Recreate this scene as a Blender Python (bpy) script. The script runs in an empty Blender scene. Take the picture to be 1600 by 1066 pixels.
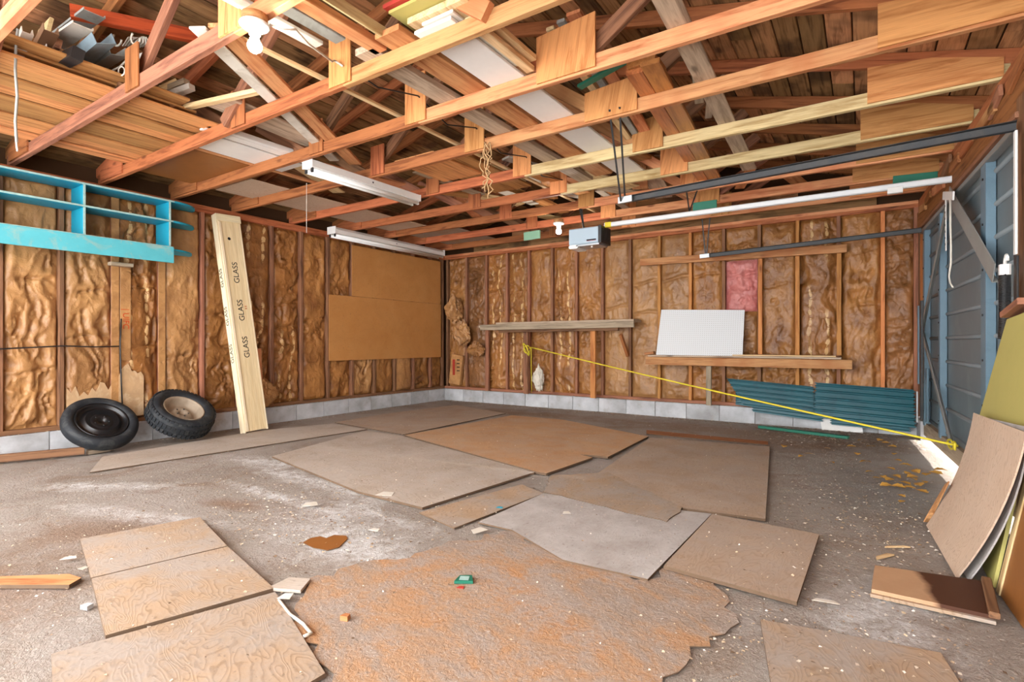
import bpy, math, random
import numpy as np
from mathutils import Vector, Matrix
random.seed(7); rng = np.random.RandomState(11)
S = bpy.context.scene; COL = S.collection
# ------------------------------------------------------------------ camera, world, sun, exposure
F, PSI, CH, Y0 = 831.8, .5834, .9694, 535.6
CP, SP = math.cos(PSI), math.sin(PSI)
cd = bpy.data.cameras.new('camera'); cd.sensor_width = 36; cd.lens = F/1600*36; cd.shift_y = 2.6/1600; cd.clip_start = .02
cam = bpy.data.objects.new('camera', cd); COL.objects.link(cam)
cam.location = (0, 0, CH); cam.rotation_euler = (math.pi/2, 0, PSI); S.camera = cam
wd = bpy.data.worlds.new('sky'); S.world = wd; wd.use_nodes = True
bg = wd.node_tree.nodes['Background']; bg.inputs[0].default_value = (.98, .99, 1, 1); bg.inputs[1].default_value = 4.3
sl = bpy.data.lights.new('sun', 'SUN'); sl.energy = 9; sl.angle = .02; sl.color = (1, .96, .9)
so = bpy.data.objects.new('sun', sl); COL.objects.link(so)
so.rotation_euler = Vector((-1, -.12, -.36)).to_track_quat('-Z', 'Y').to_euler()
S.view_settings.view_transform = 'Standard'; S.view_settings.look = 'None'
S.view_settings.exposure = 1.3; S.view_settings.gamma = 1; S.view_settings.use_curve_mapping = False
BULB = 150
# ------------------------------------------------------------------ room numbers
A, D, H = 5.98, 6.97, 2.385          # left wall x=-A, back wall y=D, underside of the top plates
ZC = 2.46                            # underside of the truss bottom chords
ZS = ZC + .089                       # what lies on the chords rests here
YB = -1.3                            # the building goes on behind the camera to here
RX = -2.67                           # ridge
WE, WN = Vector((.0555, -.9985, 0)), Vector((-.9985, -.0555, 0))
WC = Vector((.489, D, 0))
def rw(s, z, n=0): return WC + WE*s + WN*n + Vector((0, 0, z))
def rx(y): return .489 + .0556*(D-y)
def ray(px, py):
    u = (px-800)/F; v = (Y0-py)/F
    return Vector((u*CP-SP, u*SP+CP, v))
O = Vector((0, 0, CH))
def onz(px, py, z=0): d = ray(px, py); return O + d*((z-CH)/d.z)
def onx(px, py, x): d = ray(px, py); return O + d*(x/d.x)
def ony(px, py, y): d = ray(px, py); return O + d*(y/d.y)
def onr(px, py, n=0):
    d = ray(px, py); q = WC + WN*n
    return O + d*((q-O).dot(WN)/d.dot(WN))
# ------------------------------------------------------------------ objects
MW = {}
I4 = Matrix.Identity(4)
def link(o, M=None, parent=None):
    COL.objects.link(o); M = M if M is not None else I4.copy()
    MW[o] = M.copy()
    if parent is not None:
        o.parent = parent; o.matrix_parent_inverse = MW[parent].inverted()
    o.matrix_basis = M
    return o
def new(name, verts, faces, mat, M=None, parent=None, smooth=False):
    me = bpy.data.meshes.new(name); me.from_pydata([tuple(v) for v in verts], [], faces); me.update()
    if smooth: me.polygons.foreach_set('use_smooth', [True]*len(me.polygons))
    if mat: me.materials.append(mat)
    return link(bpy.data.objects.new(name, me), M, parent)
def copy(o, M, parent=None):
    return link(o.copy(), M, parent)
def empty(name, loc):
    o = bpy.data.objects.new(name, None); o.empty_display_size = .1
    return link(o, Matrix.Translation(Vector(loc)))
def tag(o, label, cat, group=None):
    o['label'] = label; o['category'] = cat
    if group: o['group'] = group
    return o
def struct(o): o['kind'] = 'structure'; return o
def boxgeo(w, d, h, ch=.003):
    """bar along x: w long, d wide, h thick, the long edges chamfered"""
    ch = min(ch, d*.3, h*.3); a, b = d/2, h/2
    prof = [(-a+ch, -b), (a-ch, -b), (a, -b+ch), (a, b-ch), (a-ch, b), (-a+ch, b), (-a, b-ch), (-a, -b+ch)]
    V = [(-w/2, p, q) for p, q in prof] + [(w/2, p, q) for p, q in prof]
    Fc = [(i, (i+1) % 8, 8+(i+1) % 8, 8+i) for i in range(8)] + [tuple(range(7, -1, -1)), tuple(range(8, 16))]
    return V, Fc
def frame(p0, p1, up):
    X = (Vector(p1)-Vector(p0)).normalized(); Z = Vector(up); Z = (Z - X*Z.dot(X)).normalized(); Y = Z.cross(X)
    M = Matrix((X, Y, Z)).transposed().to_4x4(); M.translation = (Vector(p0)+Vector(p1))/2
    return M
def board(name, mat, p0, p1, w, t, up=(0, 0, 1), parent=None, ch=.003):
    V, Fc = boxgeo((Vector(p1)-Vector(p0)).length, w, t, ch)
    return new(name, V, Fc, mat, frame(p0, p1, up), parent)
def slab(name, mat, lo, hi, parent=None, ch=.003):
    lo, hi = Vector(lo), Vector(hi); s = hi-lo; c = (lo+hi)/2
    ax = max(range(3), key=lambda i: s[i])
    if ax == 0: p0, p1, w, t, up = (lo.x, c.y, c.z), (hi.x, c.y, c.z), s.y, s.z, (0, 0, 1)
    elif ax == 1: p0, p1, w, t, up = (c.x, lo.y, c.z), (c.x, hi.y, c.z), s.x, s.z, (0, 0, 1)
    else: p0, p1, w, t, up = (c.x, c.y, lo.z), (c.x, c.y, hi.z), s.x, s.y, (0, 1, 0)
    return board(name, mat, p0, p1, w, t, up, parent, ch)
def prism(name, mat, pts, vec, parent=None, xdir=None, smooth=False):
    """outline (world points, planar) pushed along vec; local x follows xdir (grain)"""
    pts = [Vector(p) for p in pts]; vec = Vector(vec); c = sum(pts, Vector())/len(pts)
    e = max(((pts[(i+1) % len(pts)]-pts[i]) for i in range(len(pts))), key=lambda q: q.length) if xdir is None else Vector(xdir)
    Z = vec.normalized(); X = (e - Z*e.dot(Z)).normalized(); Y = Z.cross(X)
    M = Matrix((X, Y, Z)).transposed().to_4x4(); M.translation = c; Mi = M.inverted()
    a = [Mi @ p for p in pts]; b = [Mi @ (p+vec) for p in pts]; n = len(pts)
    nor = sum(((a[i].cross(a[(i+1) % n])).z for i in range(n)))
    if nor < 0: a.reverse(); b.reverse()
    Fc = [tuple(range(n-1, -1, -1)), tuple(range(n, 2*n))] + [(i, (i+1) % n, n+(i+1) % n, n+i) for i in range(n)]
    return new(name, a+b, Fc, mat, M, parent, smooth)
def tubegeo(pts, r, k=6, closed=False):
    pts = [Vector(p) for p in pts]; V = []; Fc = []; n = len(pts); prev = None
    for i, p in enumerate(pts):
        t = (pts[(i+1) % n]-pts[i-1]) if closed else (pts[min(i+1, n-1)]-pts[max(i-1, 0)])
        t.normalize()
        if prev is None:
            q = Vector((0, 0, 1)) if abs(t.z) < .9 else Vector((1, 0, 0)); prev = q
        a = (prev - t*prev.dot(t)).normalized(); b = t.cross(a); prev = a
        rr = r[i] if isinstance(r, (list, tuple)) else r
        for j in range(k):
            g = 2*math.pi*j/k; V.append(p + a*(rr*math.cos(g)) + b*(rr*math.sin(g)))
    for i in range(n if closed else n-1):
        for j in range(k):
            m = (i+1) % n
            Fc.append((i*k+j, i*k+(j+1) % k, m*k+(j+1) % k, m*k+j))
    if not closed: Fc += [tuple(range(k-1, -1, -1)), tuple(range((n-1)*k, n*k))]
    return V, Fc
def tube(name, mat, pts, r, parent=None, k=6, closed=False):
    V, Fc = tubegeo(pts, r, k, closed); o = Vector(V[0])
    return new(name, [v-o for v in V], Fc, mat, Matrix.Translation(o), parent, True)
def lathegeo(prof, k=40):
    V = []; Fc = []; m = len(prof)
    for j in range(k):
        g = 2*math.pi*j/k
        for r, z in prof: V.append((r*math.cos(g), r*math.sin(g), z))
    for j in range(k):
        for i in range(m-1):
            a, b = j*m+i, ((j+1) % k)*m+i
            Fc.append((a, b, b+1, a+1))
    return V, Fc
def lathe(name, mat, prof, M, parent=None, k=40):
    V, Fc = lathegeo(prof, k); return new(name, V, Fc, mat, M, parent, True)
def join(*geos):
    V = []; Fc = []
    for v, f in geos:
        n = len(V); V += [tuple(q) for q in v]; Fc += [tuple(i+n for i in g) for g in f]
    return V, Fc
def text(name, s, mat, M, size, parent, depth=.0006):
    cu = bpy.data.curves.new(name, 'FONT'); cu.body = s; cu.size = size; cu.align_x = 'CENTER'; cu.align_y = 'CENTER'; cu.extrude = depth
    t = bpy.data.objects.new(name, cu); COL.objects.link(t)
    me = bpy.data.meshes.new_from_object(t); bpy.data.objects.remove(t)
    me.materials.append(mat)
    return link(bpy.data.objects.new(name, me), M, parent)
# ------------------------------------------------------------------ materials
def lin(c):
    if isinstance(c, str):
        c = [int(c[i:i+2], 16)/255 for i in (0, 2, 4)]
    return tuple(((x+.055)/1.055)**2.4 if x > .04045 else x/12.92 for x in c) + (1,)
class N:
    def __init__(s, name):
        s.m = bpy.data.materials.new(name); s.m.use_nodes = True; s.t = s.m.node_tree; s.b = s.t.nodes['Principled BSDF']
    def n(s, ty, **k):
        o = s.t.nodes.new(ty)
        for a, b in k.items():
            if a[0] == '_': setattr(o, a[1:], b)
            else:
                i = o.inputs[a.replace('__', ' ')] if not a.startswith('i') or not a[1:].isdigit() else o.inputs[int(a[1:])]
                if hasattr(b, 'is_output') or isinstance(b, bpy.types.NodeSocket): s.t.links.new(b, i)
                else: i.default_value = b
        return o
    def l(s, a, b): s.t.links.new(a, b)
    def coords(s, scale=(1, 1, 1), rnd=40):
        tc = s.n('ShaderNodeTexCoord'); oi = s.n('ShaderNodeObjectInfo')
        mu = s.n('ShaderNodeVectorMath', _operation='SCALE'); s.l(tc.outputs['Object'], mu.inputs[0]); mu.inputs['Scale'].default_value = 1
        cm = s.n('ShaderNodeCombineXYZ')
        m1 = s.n('ShaderNodeMath', _operation='MULTIPLY', i0=oi.outputs['Random'], i1=rnd)
        for i in range(3): s.l(m1.outputs[0], cm.inputs[i])
        ad = s.n('ShaderNodeVectorMath', _operation='ADD', i0=mu.outputs[0], i1=cm.outputs[0])
        mp = s.n('ShaderNodeMapping', Scale=scale); s.l(ad.outputs[0], mp.inputs[0])
        s.rnd = oi.outputs['Random']; s.raw = ad.outputs[0]; s.obj = tc.outputs['Object']
        return mp.outputs[0]
    def mapped(s, src, scale):
        mp = s.n('ShaderNodeMapping', Scale=scale); s.l(src, mp.inputs[0]); return mp.outputs[0]
    def noise(s, v, scale, detail=4, rough=.6, dist=0):
        o = s.n('ShaderNodeTexNoise', Scale=scale, Detail=detail, Roughness=rough, Distortion=dist); s.l(v, o.inputs['Vector']); return o.outputs['Fac']
    def ramp(s, f, stops):
        r = s.n('ShaderNodeValToRGB'); s.l(f, r.inputs[0]); e = r.color_ramp.elements
        while len(e) < len(stops): e.new(.5)
        for q, (p, c) in zip(e, stops): q.position = p; q.color = c if len(c) == 4 else tuple(c)+(1,)
        return r.outputs[0]
    def mix(s, f, a, b, mode='MIX'):
        o = s.n('ShaderNodeMix', _data_type='RGBA', _blend_type=mode)
        for i, v in ((0, f), (6, a), (7, b)):
            if hasattr(v, 'links'): s.l(v, o.inputs[i])
            else: o.inputs[i].default_value = v
        return o.outputs[2]
    def math(s, op, a, b=0, c=0, clamp=False):
        o = s.n('ShaderNodeMath', _operation=op, _use_clamp=clamp)
        for i, v in enumerate((a, b, c)):
            if hasattr(v, 'links'): s.l(v, o.inputs[i])
            else: o.inputs[i].default_value = v
        return o.outputs[0]
    def done(s, col, rough=.7, bump=None, bs=.2, bd=.004, spec=.35, metal=0):
        if hasattr(col, 'links'): s.l(col, s.b.inputs['Base Color'])
        else: s.b.inputs['Base Color'].default_value = col
        s.b.inputs['Roughness'].default_value = rough; s.b.inputs['Specular IOR Level'].default_value = spec; s.b.inputs['Metallic'].default_value = metal
        if bump is not None:
            o = s.n('ShaderNodeBump', Strength=bs, Distance=bd); s.l(bump, o.inputs['Height']); s.l(o.outputs[0], s.b.inputs['Normal'])
        return s.m
def wood(name, dark, light, var=.25, knots=True, rough=.68, spec=.3, stain=None):
    m = N(name); v = m.coords((.9, 11, 11))
    g = m.noise(v, 2.2, 6, .62, .8); fine = m.noise(m.mapped(m.raw, (3, 60, 60)), 2, 3, .6)
    c = m.ramp(g, [(.3, lin(dark)), (.52, lin(light)), (.75, tuple(min(1, x*1.12) for x in lin(light)[:3]))])
    c = m.mix(.35, c, m.ramp(fine, [(.3, (.45, .42, .4)), (.7, (1, 1, 1))]), 'MULTIPLY')
    if knots:
        vo = m.n('ShaderNodeTexVoronoi', Scale=3.2); m.l(m.mapped(m.raw, (.55, 1.6, 1.6)), vo.inputs['Vector'])
        k = m.ramp(vo.outputs['Distance'], [(.05, (1, 1, 1)), (.11, (0, 0, 0))])
        c = m.mix(m.math('MULTIPLY', k, .75), c, tuple(x*.35 for x in lin(dark)[:3])+(1,))
    if stain:
        st = m.noise(m.raw, 2.6, 3, .5); k = m.ramp(st, [(.5, (0, 0, 0)), (.64, (1, 1, 1))])
        c = m.mix(m.math('MULTIPLY', k, .7), c, lin(stain))
    h = m.n('ShaderNodeHueSaturation'); m.l(c, h.inputs['Color'])
    m.l(m.math('MULTIPLY_ADD', m.rnd, var*2, 1-var), h.inputs['Value'])
    m.l(m.math('MULTIPLY_ADD', m.rnd, -.02, .51), h.inputs['Hue'])
    return m.done(h.outputs[0], rough, g, .25, .003, spec)
def plain(name, col, rough=.5, spec=.4, metal=0, var=.1, dirt=None, ds=6):
    m = N(name); v = m.coords()
    f = m.noise(v, ds, 5, .65); a = lin(col)
    c = m.ramp(f, [(.3, tuple(x*(1-var) for x in a[:3])), (.7, a[:3])])
    if dirt:
        k = m.ramp(m.noise(v, ds*.7, 6, .7, 1), [(.5, (0, 0, 0)), (.72, (1, 1, 1))])
        c = m.mix(m.math('MULTIPLY', k, .8), c, lin(dirt))
    return m.done(c, rough, None, spec=spec, metal=metal)
W_or = wood('fir_orange', '9c5830', 'cd9364', .22, True, .7, .3, 'b06a42')
W_dk = wood('fir_red_brown', '703a1e', 'ad6a40')
W_pale = wood('pine_pale', 'b08a58', 'dfc494', .15, True, .7)
W_grey = wood('pine_weathered', '7b6a58', 'b3a089', .2)
W_rust = wood('fir_red_stained', '7a2c10', 'a8481e', .1, False)
W_stud = wood('stud_brown', '5f3e2e', '96684c', .25)
W_studo = wood('stud_orange', '9c5728', 'd08c50', .2)
W_deck = wood('roof_board', '664428', 'b0845a', .5, True, .8, .2, '2f2118')
W_cedar = wood('cedar_plank', '8a522a', 'c98f58', .4, False)
W_var = wood('varnished_board', '8c4c22', 'bd7a44', .08, False, .4, .5)
W_fresh = wood('crate_pine', 'e0c496', 'ead4aa', .04, False, .6)
W_crate = wood('crate_pine_light', 'e6cfa2', 'f1e2c0', .03, False, .6)
def plyw(name, a, b, line, dust=.35, dustcol='a39a93', var=.06, ls=12, lw=.35):
    m = N(name); v = m.coords((1, 2.6, 1))
    n1 = m.noise(v, 2.2, 3, .5, .4)
    rings = m.math('SINE', m.math('MULTIPLY', n1, ls*12))
    n2 = m.noise(m.raw, 1.7, 6, .65, .5)
    c = m.ramp(n2, [(.3, lin(a)), (.7, lin(b))])
    k = m.ramp(rings, [(.55, (0, 0, 0)), (.95, (1, 1, 1))])
    c = m.mix(m.math('MULTIPLY', k, lw), c, lin(line))
    d = m.ramp(m.noise(m.raw, 3.1, 7, .7, .3), [(.4, (0, 0, 0)), (.6, (1, 1, 1))])
    c = m.mix(m.math('MULTIPLY', d, dust), c, lin(dustcol))
    sp = m.ramp(m.noise(m.raw, 60, 2, .5), [(.64, (0, 0, 0)), (.72, (1, 1, 1))])
    c = m.mix(m.math('MULTIPLY', sp, .35), c, lin('5d5148'))
    h = m.n('ShaderNodeHueSaturation'); m.l(c, h.inputs['Color']); m.l(m.math('MULTIPLY_ADD', m.rnd, var*2, 1-var), h.inputs['Value'])
    return m.done(h.outputs[0], .75, m.math('ADD', m.math('MULTIPLY', rings, .15), m.noise(m.raw, 45, 4, .7)), .25, .003, .25)
P_grey = plyw('plywood_grey', 'a59788', 'bdb0a2', '8c7d6d', .5, 'bab3ac')
P_tan = plyw('plywood_tan', '9c866f', 'b0967c', '7c644c', .7, '9f9892', ls=15, lw=.5)
P_or = plyw('plywood_orange', 'b98d66', 'cda47c', '9c7450', .45, 'bda995', ls=11, lw=.25)
P_blue = plyw('plywood_cold_grey', '9b948e', 'b4aeaa', '857b72', .5, 'c4c2c0', lw=.15)
P_brn = plyw('plywood_brown_grey', 'a08974', 'b5a08c', '87705c', .45, 'aaa098', lw=.3)
P_gus = wood('gusset_plywood', 'a4602e', 'd3935a', .28, False)
P_wall = plyw('hardboard_tan', 'b97f45', 'c98f52', 'a9713c', .1, 'c69b68', .03, 3, .12)
P_grain = plyw('veneer_beige', 'b9a08a', 'c8b09a', 'a08770', .15, 'b5a89c', .05, 13, .4)
M_white = plain('white_paint', 'e4e2de', .4, .5, 0, .08)
M_offw = plain('white_vinyl', 'd8d2c6', .5, .4, 0, .12, 'a59a88')
M_gutter = plain('grey_vinyl', '9b9d98', .5, .4, 0, .15, '6f6a62')
M_blue = plain('blue_grey_vinyl', '7f929c', .55, .3, 0, .15, '6a6a66')
M_black = plain('black_metal', '1d1f22', .45, .5, 0, .2, '3c342c')
M_rubber = plain('rubber', '22262b', .62, .35, 0, .25, '4a4a48', 14)
M_rimb = plain('black_rim', '14161a', .3, .5, 0, .2)
M_rimd = plain('rusty_rim', 'ab9a86', .6, .3, .1, .2, '6a5a4c', 9)
M_steel = plain('galvanised', 'b4b8bb', .35, .5, .75, .15)
M_silver = plain('rail_white', 'dcdedf', .35, .5, .25, .06)
M_turq = plain('turquoise_paint', '1b9cb8', .5, .4, 0, .12)
M_turqw = plain('turquoise_worn', '58b6c2', .55, .4, 0, .12, 'b0ad94', 6)
M_edge = plain('worn_paint_edge', 'a3c3bd', .6, .3, 0, .2, '7da7a8', 30)
M_teal = plain('teal_steel', '115a66', .35, .5, 0, .2, '0d424d', 5)
M_green = plain('green_paint', '1c6f58', .5, .4, 0, .15)
M_gren2 = plain('green_pale', '7fa68c', .6, .3, 0, .1)
M_red = plain('red_paint', 'b23a30', .5, .4, 0, .15)
M_doorg = plain('door_steel', '6a767b', .45, .45, 0, .14, '7b8689', 3)
M_doorr = plain('door_rib', '7c8488', .45, .45, 0, .1)
M_doorb = plain('door_blue', '66808f', .45, .45, 0, .12, '566f7e', 6)
M_brace = plain('brace_grey', '93938f', .5, .4, .1, .12)
M_olive = plain('olive_board', 'b3a963', .6, .3, 0, .06)
M_brown = plain('brown_hardboard', '8f5b2c', .45, .4, 0, .15, '7a4a22', 5)
M_rope = plain('yellow_rope', 'e3cf3c', .6, .3, 0, .12)
M_tear = plain('torn_kraft', 'c6a27a', .6, .3, 0, .25, 'dcc4a2', 9)
M_twine = plain('twine', 'b8946a', .8, .2, 0, .2)
M_cord = plain('white_cord', 'd9d2c4', .6, .3)
M_ink = plain('black_ink', '17171a', .7, .2)
M_inko = plain('orange_ink', 'c2481a', .7, .2)
M_inkr = plain('red_ink', 'a83a2c', .7, .2)
M_peg = None
m = N('pegboard_white'); v = m.coords(rnd=0)
mp = m.mapped(m.obj, (1/.0254,)*3); fr = m.n('ShaderNodeVectorMath', _operation='FRACTION'); m.l(mp, fr.inputs[0])
sb = m.n('ShaderNodeVectorMath', _operation='SUBTRACT', i1=(.5, .5, .5)); m.l(fr.outputs[0], sb.inputs[0])
ml = m.n('ShaderNodeVectorMath', _operation='MULTIPLY', i1=(1, 1, 0)); m.l(sb.outputs[0], ml.inputs[0])
ln = m.n('ShaderNodeVectorMath', _operation='LENGTH'); m.l(ml.outputs[0], ln.inputs[0])
M_peg = m.done(m.mix(m.ramp(ln.outputs['Value'], [(.13, (1, 1, 1)), (.17, (0, 0, 0))]), lin('d5d8da'), lin('a5a39f')), .5, spec=.4)
def kraft(name, a, b, dots=False, sc=1.0):
    m = N(name); v = m.coords()
    n = m.noise(m.mapped(m.raw, (1.5, 1, 1)), 3, 6, .65, .6)
    c = m.ramp(n, [(.28, lin(a)), (.6, lin(b)), (.85, tuple(min(1, x*1.2) for x in lin(b)[:3]))])
    wv = m.noise(m.raw, 16, 5, .6, 1.5)
    def rid(vec, scale, det, dist):
        o = m.n('ShaderNodeTexNoise', _noise_type='RIDGED_MULTIFRACTAL', Scale=scale, Detail=det, Roughness=.5, Lacunarity=2.1, Distortion=dist)
        m.l(vec, o.inputs['Vector']); return o.outputs['Fac']
    r1 = rid(m.mapped(m.raw, (1, 1, .55)), 5*sc, 2, .7); r2 = rid(m.mapped(m.raw, (1.2, 1, .8)), 13*sc, 2, .9)
    if dots:
        sx = m.n('ShaderNodeSeparateXYZ'); m.l(m.obj, sx.inputs[0])
        w2 = m.noise(m.raw, 2.2, 2, .5)
        ax = m.math('ABSOLUTE', m.math('ADD', m.math('ABSOLUTE', m.math('ADD', sx.outputs[0], m.math('MULTIPLY', m.math('SUBTRACT', w2, .5), .2))), -.075))
        zz = m.math('ABSOLUTE', m.math('SUBTRACT', m.math('FRACT', m.math('MULTIPLY', m.math('ADD', sx.outputs[2], m.math('MULTIPLY', wv, .16)), 9)), .5))
        k = m.math('LESS_THAN', m.math('ADD', m.math('POWER', m.math('MULTIPLY', ax, 62), 2), m.math('POWER', m.math('MULTIPLY', zz, 2.4), 2)), 1)
        k2 = m.ramp(m.noise(m.raw, 1.6, 2), [(.45, (0, 0, 0)), (.52, (1, 1, 1))])
        c = m.mix(m.math('MULTIPLY', m.math('MULTIPLY', k, k2), .8), c, lin('dcb680'))
    h = m.n('ShaderNodeHueSaturation'); m.l(c, h.inputs['Color']); m.l(m.math('MULTIPLY_ADD', m.rnd, .3, .85), h.inputs['Value'])
    hh = m.math('ADD', m.math('MULTIPLY', r1, 1.0), m.math('ADD', m.math('MULTIPLY', r2, .45), m.math('MULTIPLY', wv, .25)))
    return m.done(h.outputs[0], .41, hh, .95, .026, .47)
K_a = kraft('kraft_paper', '704420', 'a8743f'); K_d = kraft('kraft_paper_flanged', '6c421e', 'a26c38', True)
K_l = kraft('kraft_paper_light', '8c613a', 'b58654', False, .8); K_p = kraft('pink_fibreglass', 'ad554f', 'd38780'); K_b = kraft('kraft_paper_dark', '5c3a1b', '94643a')
m = N('concrete_block'); v = m.coords()
n1 = m.noise(v, 3, 5, .6); n2 = m.noise(v, 70, 4, .7)
c = m.ramp(n1, [(.3, lin('9a9a9a')), (.55, lin('bdbfc2')), (.75, lin('d6d8da'))])
c = m.mix(m.ramp(m.noise(v, 7, 5, .7), [(.55, (0, 0, 0)), (.75, (.6, .6, .6))]), c, lin('8f8375'))
M_block = m.done(c, .9, n2, .5, .004, .2)
M_mort = plain('mortar', '8d8780', .95, .1)
M_dark = plain('sheathing_dark', '4a3524', .9, .1)
# dirty floor
m = N('dirty_floor'); v = m.coords(rnd=0)
big = m.noise(v, .9, 5, .6, .4); mid = m.noise(v, 5, 7, .72, .8); fin = m.noise(v, 55, 5, .75, .6)
c = m.ramp(big, [(.3, lin('908479')), (.5, lin('a99f95')), (.7, lin('b6ada6'))])
c = m.mix(m.math('MULTIPLY', m.ramp(mid, [(.4, (0, 0, 0)), (.7, (1, 1, 1))]), .55), c, lin('ab9f96'))
c = m.mix(m.math('MULTIPLY', m.ramp(m.noise(v, 2.3, 6, .7, 1), [(.5, (0, 0, 0)), (.68, (1, 1, 1))]), .45), c, lin('8a6b4e'))
sx = m.n('ShaderNodeSeparateXYZ'); m.l(m.obj, sx.inputs[0]); X, Y = sx.outputs[0], sx.outputs[1]
def spot(x, y, rx_, ry, ang=0, soft=1.0):
    ca, sa = math.cos(ang), math.sin(ang)
    dx = m.math('ADD', X, -x); dy = m.math('ADD', Y, -y)
    a = m.math('ADD', m.math('MULTIPLY', dx, ca/rx_), m.math('MULTIPLY', dy, sa/rx_)); b = m.math('ADD', m.math('MULTIPLY', dx, -sa/ry), m.math('MULTIPLY', dy, ca/ry))
    d = m.math('SQRT', m.math('ADD', m.math('MULTIPLY', a, a), m.math('MULTIPLY', b, b)))
    d = m.math('ADD', d, m.math('MULTIPLY', m.math('SUBTRACT', mid, .5), 2.2))
    return m.ramp(d, [(max(0, 1-soft), (1, 1, 1)), (1, (0, 0, 0))])
white = None
for s in [(-3.3, 2.35, 1.3, .13, -.05), (-2.9, 2.0, 1.2, .08, .0), (-2.15, 1.75, .75, .3, -.2), (-4.0, 2.55, .6, .2, .2), (-3.4, 1.35, .8, .13, .3), (.05, 2.2, .25, .5, 0), (-4.3, 1.5, .6, .15, .6), (-2.3, 2.1, .6, .1, -.1)]:
    k = spot(*s, soft=.75); white = k if white is None else m.math('MAXIMUM', white, k)
wh = m.math('MULTIPLY', white, m.ramp(m.noise(v, 14, 6, .75, 1), [(.36, (0, 0, 0)), (.58, (1, 1, 1))]))
c = m.mix(m.math('MULTIPLY', wh, .9), c, lin('e4e3e2'))
brn = None
for s in [(-1.2, 6.2, 2.3, .55, .0), (-.8, 5.8, 1.0, .6, .2), (-3.3, 1.05, .5, .5, 0), (-3.9, 6.2, 1.5, .4, 0), (-2.9, .55, .7, .4, .3), (-3.2, 1.75, .35, .12, .2)]:
    k = spot(*s, soft=.8); brn = k if brn is None else m.math('MAXIMUM', brn, k)
c = m.mix(m.math('MULTIPLY', brn, .55), c, lin('8a6649'))
c = m.mix(m.math('MULTIPLY', spot(.1, 4.2, .5, 1.2, 0, .9), .6), c, lin('8b8886'))
sp = m.ramp(m.noise(v, 190, 2, .5), [(.64, (0, 0, 0)), (.7, (1, 1, 1))]); c = m.mix(m.math('MULTIPLY', sp, .6), c, lin('d8cfc4'))
sp = m.ramp(m.noise(v, 130, 3, .6), [(.32, (1, 1, 1)), (.36, (0, 0, 0))]); c = m.mix(m.math('MULTIPLY', sp, .6), c, lin('4b3f36'))
M_floor = m.done(c, .9, m.math('ADD', fin, m.math('MULTIPLY', mid, 1.4)), 1.0, .018, .2)
m = N('worn_fibreboard'); v = m.coords()
v1 = m.mapped(v, (.7, 1.6, 1)); n1 = m.noise(v1, 1.9, 7, .72, .9); n2 = m.noise(v, 40, 5, .75, .5)
c = m.ramp(n1, [(.3, lin('8d8178')), (.44, lin('9d8b7c')), (.53, lin('ac8a6c')), (.66, lin('b3855c'))])
c = m.mix(m.math('MULTIPLY', m.ramp(m.noise(v, 5, 7, .78), [(.47, (0, 0, 0)), (.6, (1, 1, 1))]), .8), c, lin('a2958b'))
c = m.mix(m.math('MULTIPLY', m.ramp(m.noise(v, 160, 2, .5), [(.66, (0, 0, 0)), (.7, (1, 1, 1))]), .5), c, lin('e0d4c6'))
c = m.mix(m.math('MULTIPLY', m.ramp(m.noise(v, 110, 3, .6), [(.33, (1, 1, 1)), (.4, (0, 0, 0))]), .5), c, lin('5a4a3e'))
M_fib = m.done(c, .85, n2, .9, .01, .2)
M_plyshade = plain('plywood_edge_shaded', '6f5a48', .85, .2, 0, .3)  # dark brown for sheet sides: edge dirt, with their shade painted into the colour
m = N('bulb_glow'); m.b.inputs['Emission Color'].default_value = (1, .93, .82, 1); m.b.inputs['Emission Strength'].default_value = BULB
M_bulb = m.m
M_glass = plain('frosted_tube', 'eef0ef', .25, .5, 0, .03)
M_leaf = plain('dry_leaf', 'd3a04a', .7, .3, 0, .35, '9a6a30', 20)
M_chip = N('debris'); v = M_chip.coords(rnd=0); gi = M_chip.n('ShaderNodeNewGeometry')
M_chip = M_chip.done(M_chip.ramp(gi.outputs['Random Per Island'], [(.0, lin('6e5844')), (.3, lin('a58f78')), (.6, lin('c9b496')), (.85, lin('e2dcd2')), (1, lin('8a6a48'))]), .8)
M_soil = plain('driveway_gravel', 'b7b0a6', .9, .1)
# ------------------------------------------------------------------ noise for the crumpled paper
def vnoise(x, y, seed):
    r = np.random.RandomState(seed); T = r.rand(64, 64)
    xi = np.floor(x).astype(int); yi = np.floor(y).astype(int); fx = x-xi; fy = y-yi
    fx = fx*fx*(3-2*fx); fy = fy*fy*(3-2*fy); xi %= 64; yi %= 64; x1 = (xi+1) % 64; y1 = (yi+1) % 64
    return (T[xi, yi]*(1-fx)+T[x1, yi]*fx)*(1-fy)+(T[xi, y1]*(1-fx)+T[x1, y1]*fx)*fy
def crumple(x, y, seed, ax=1., ay=1.):
    wx = x + .14*(vnoise(x*4+9, y*4, seed+5)-.5) + .05*(vnoise(x*11, y*9, seed+8)-.5); wy = y + .2*(vnoise(x*4, y*4+31, seed+6)-.5)
    h = 0; amp = 1
    for i, fq in enumerate((2.9, 6.5, 13, 24, 40)):
        n = np.abs(2*vnoise(wx*fq*ax+13.7*i, wy*fq*ay+5.1*i, seed+i)-1); r = 1-n
        h = h+amp*((r**3)*1.1 - .55*np.exp(-(n/.09)**2)*(i % 2) - .25); amp *= .66
    return h
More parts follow.
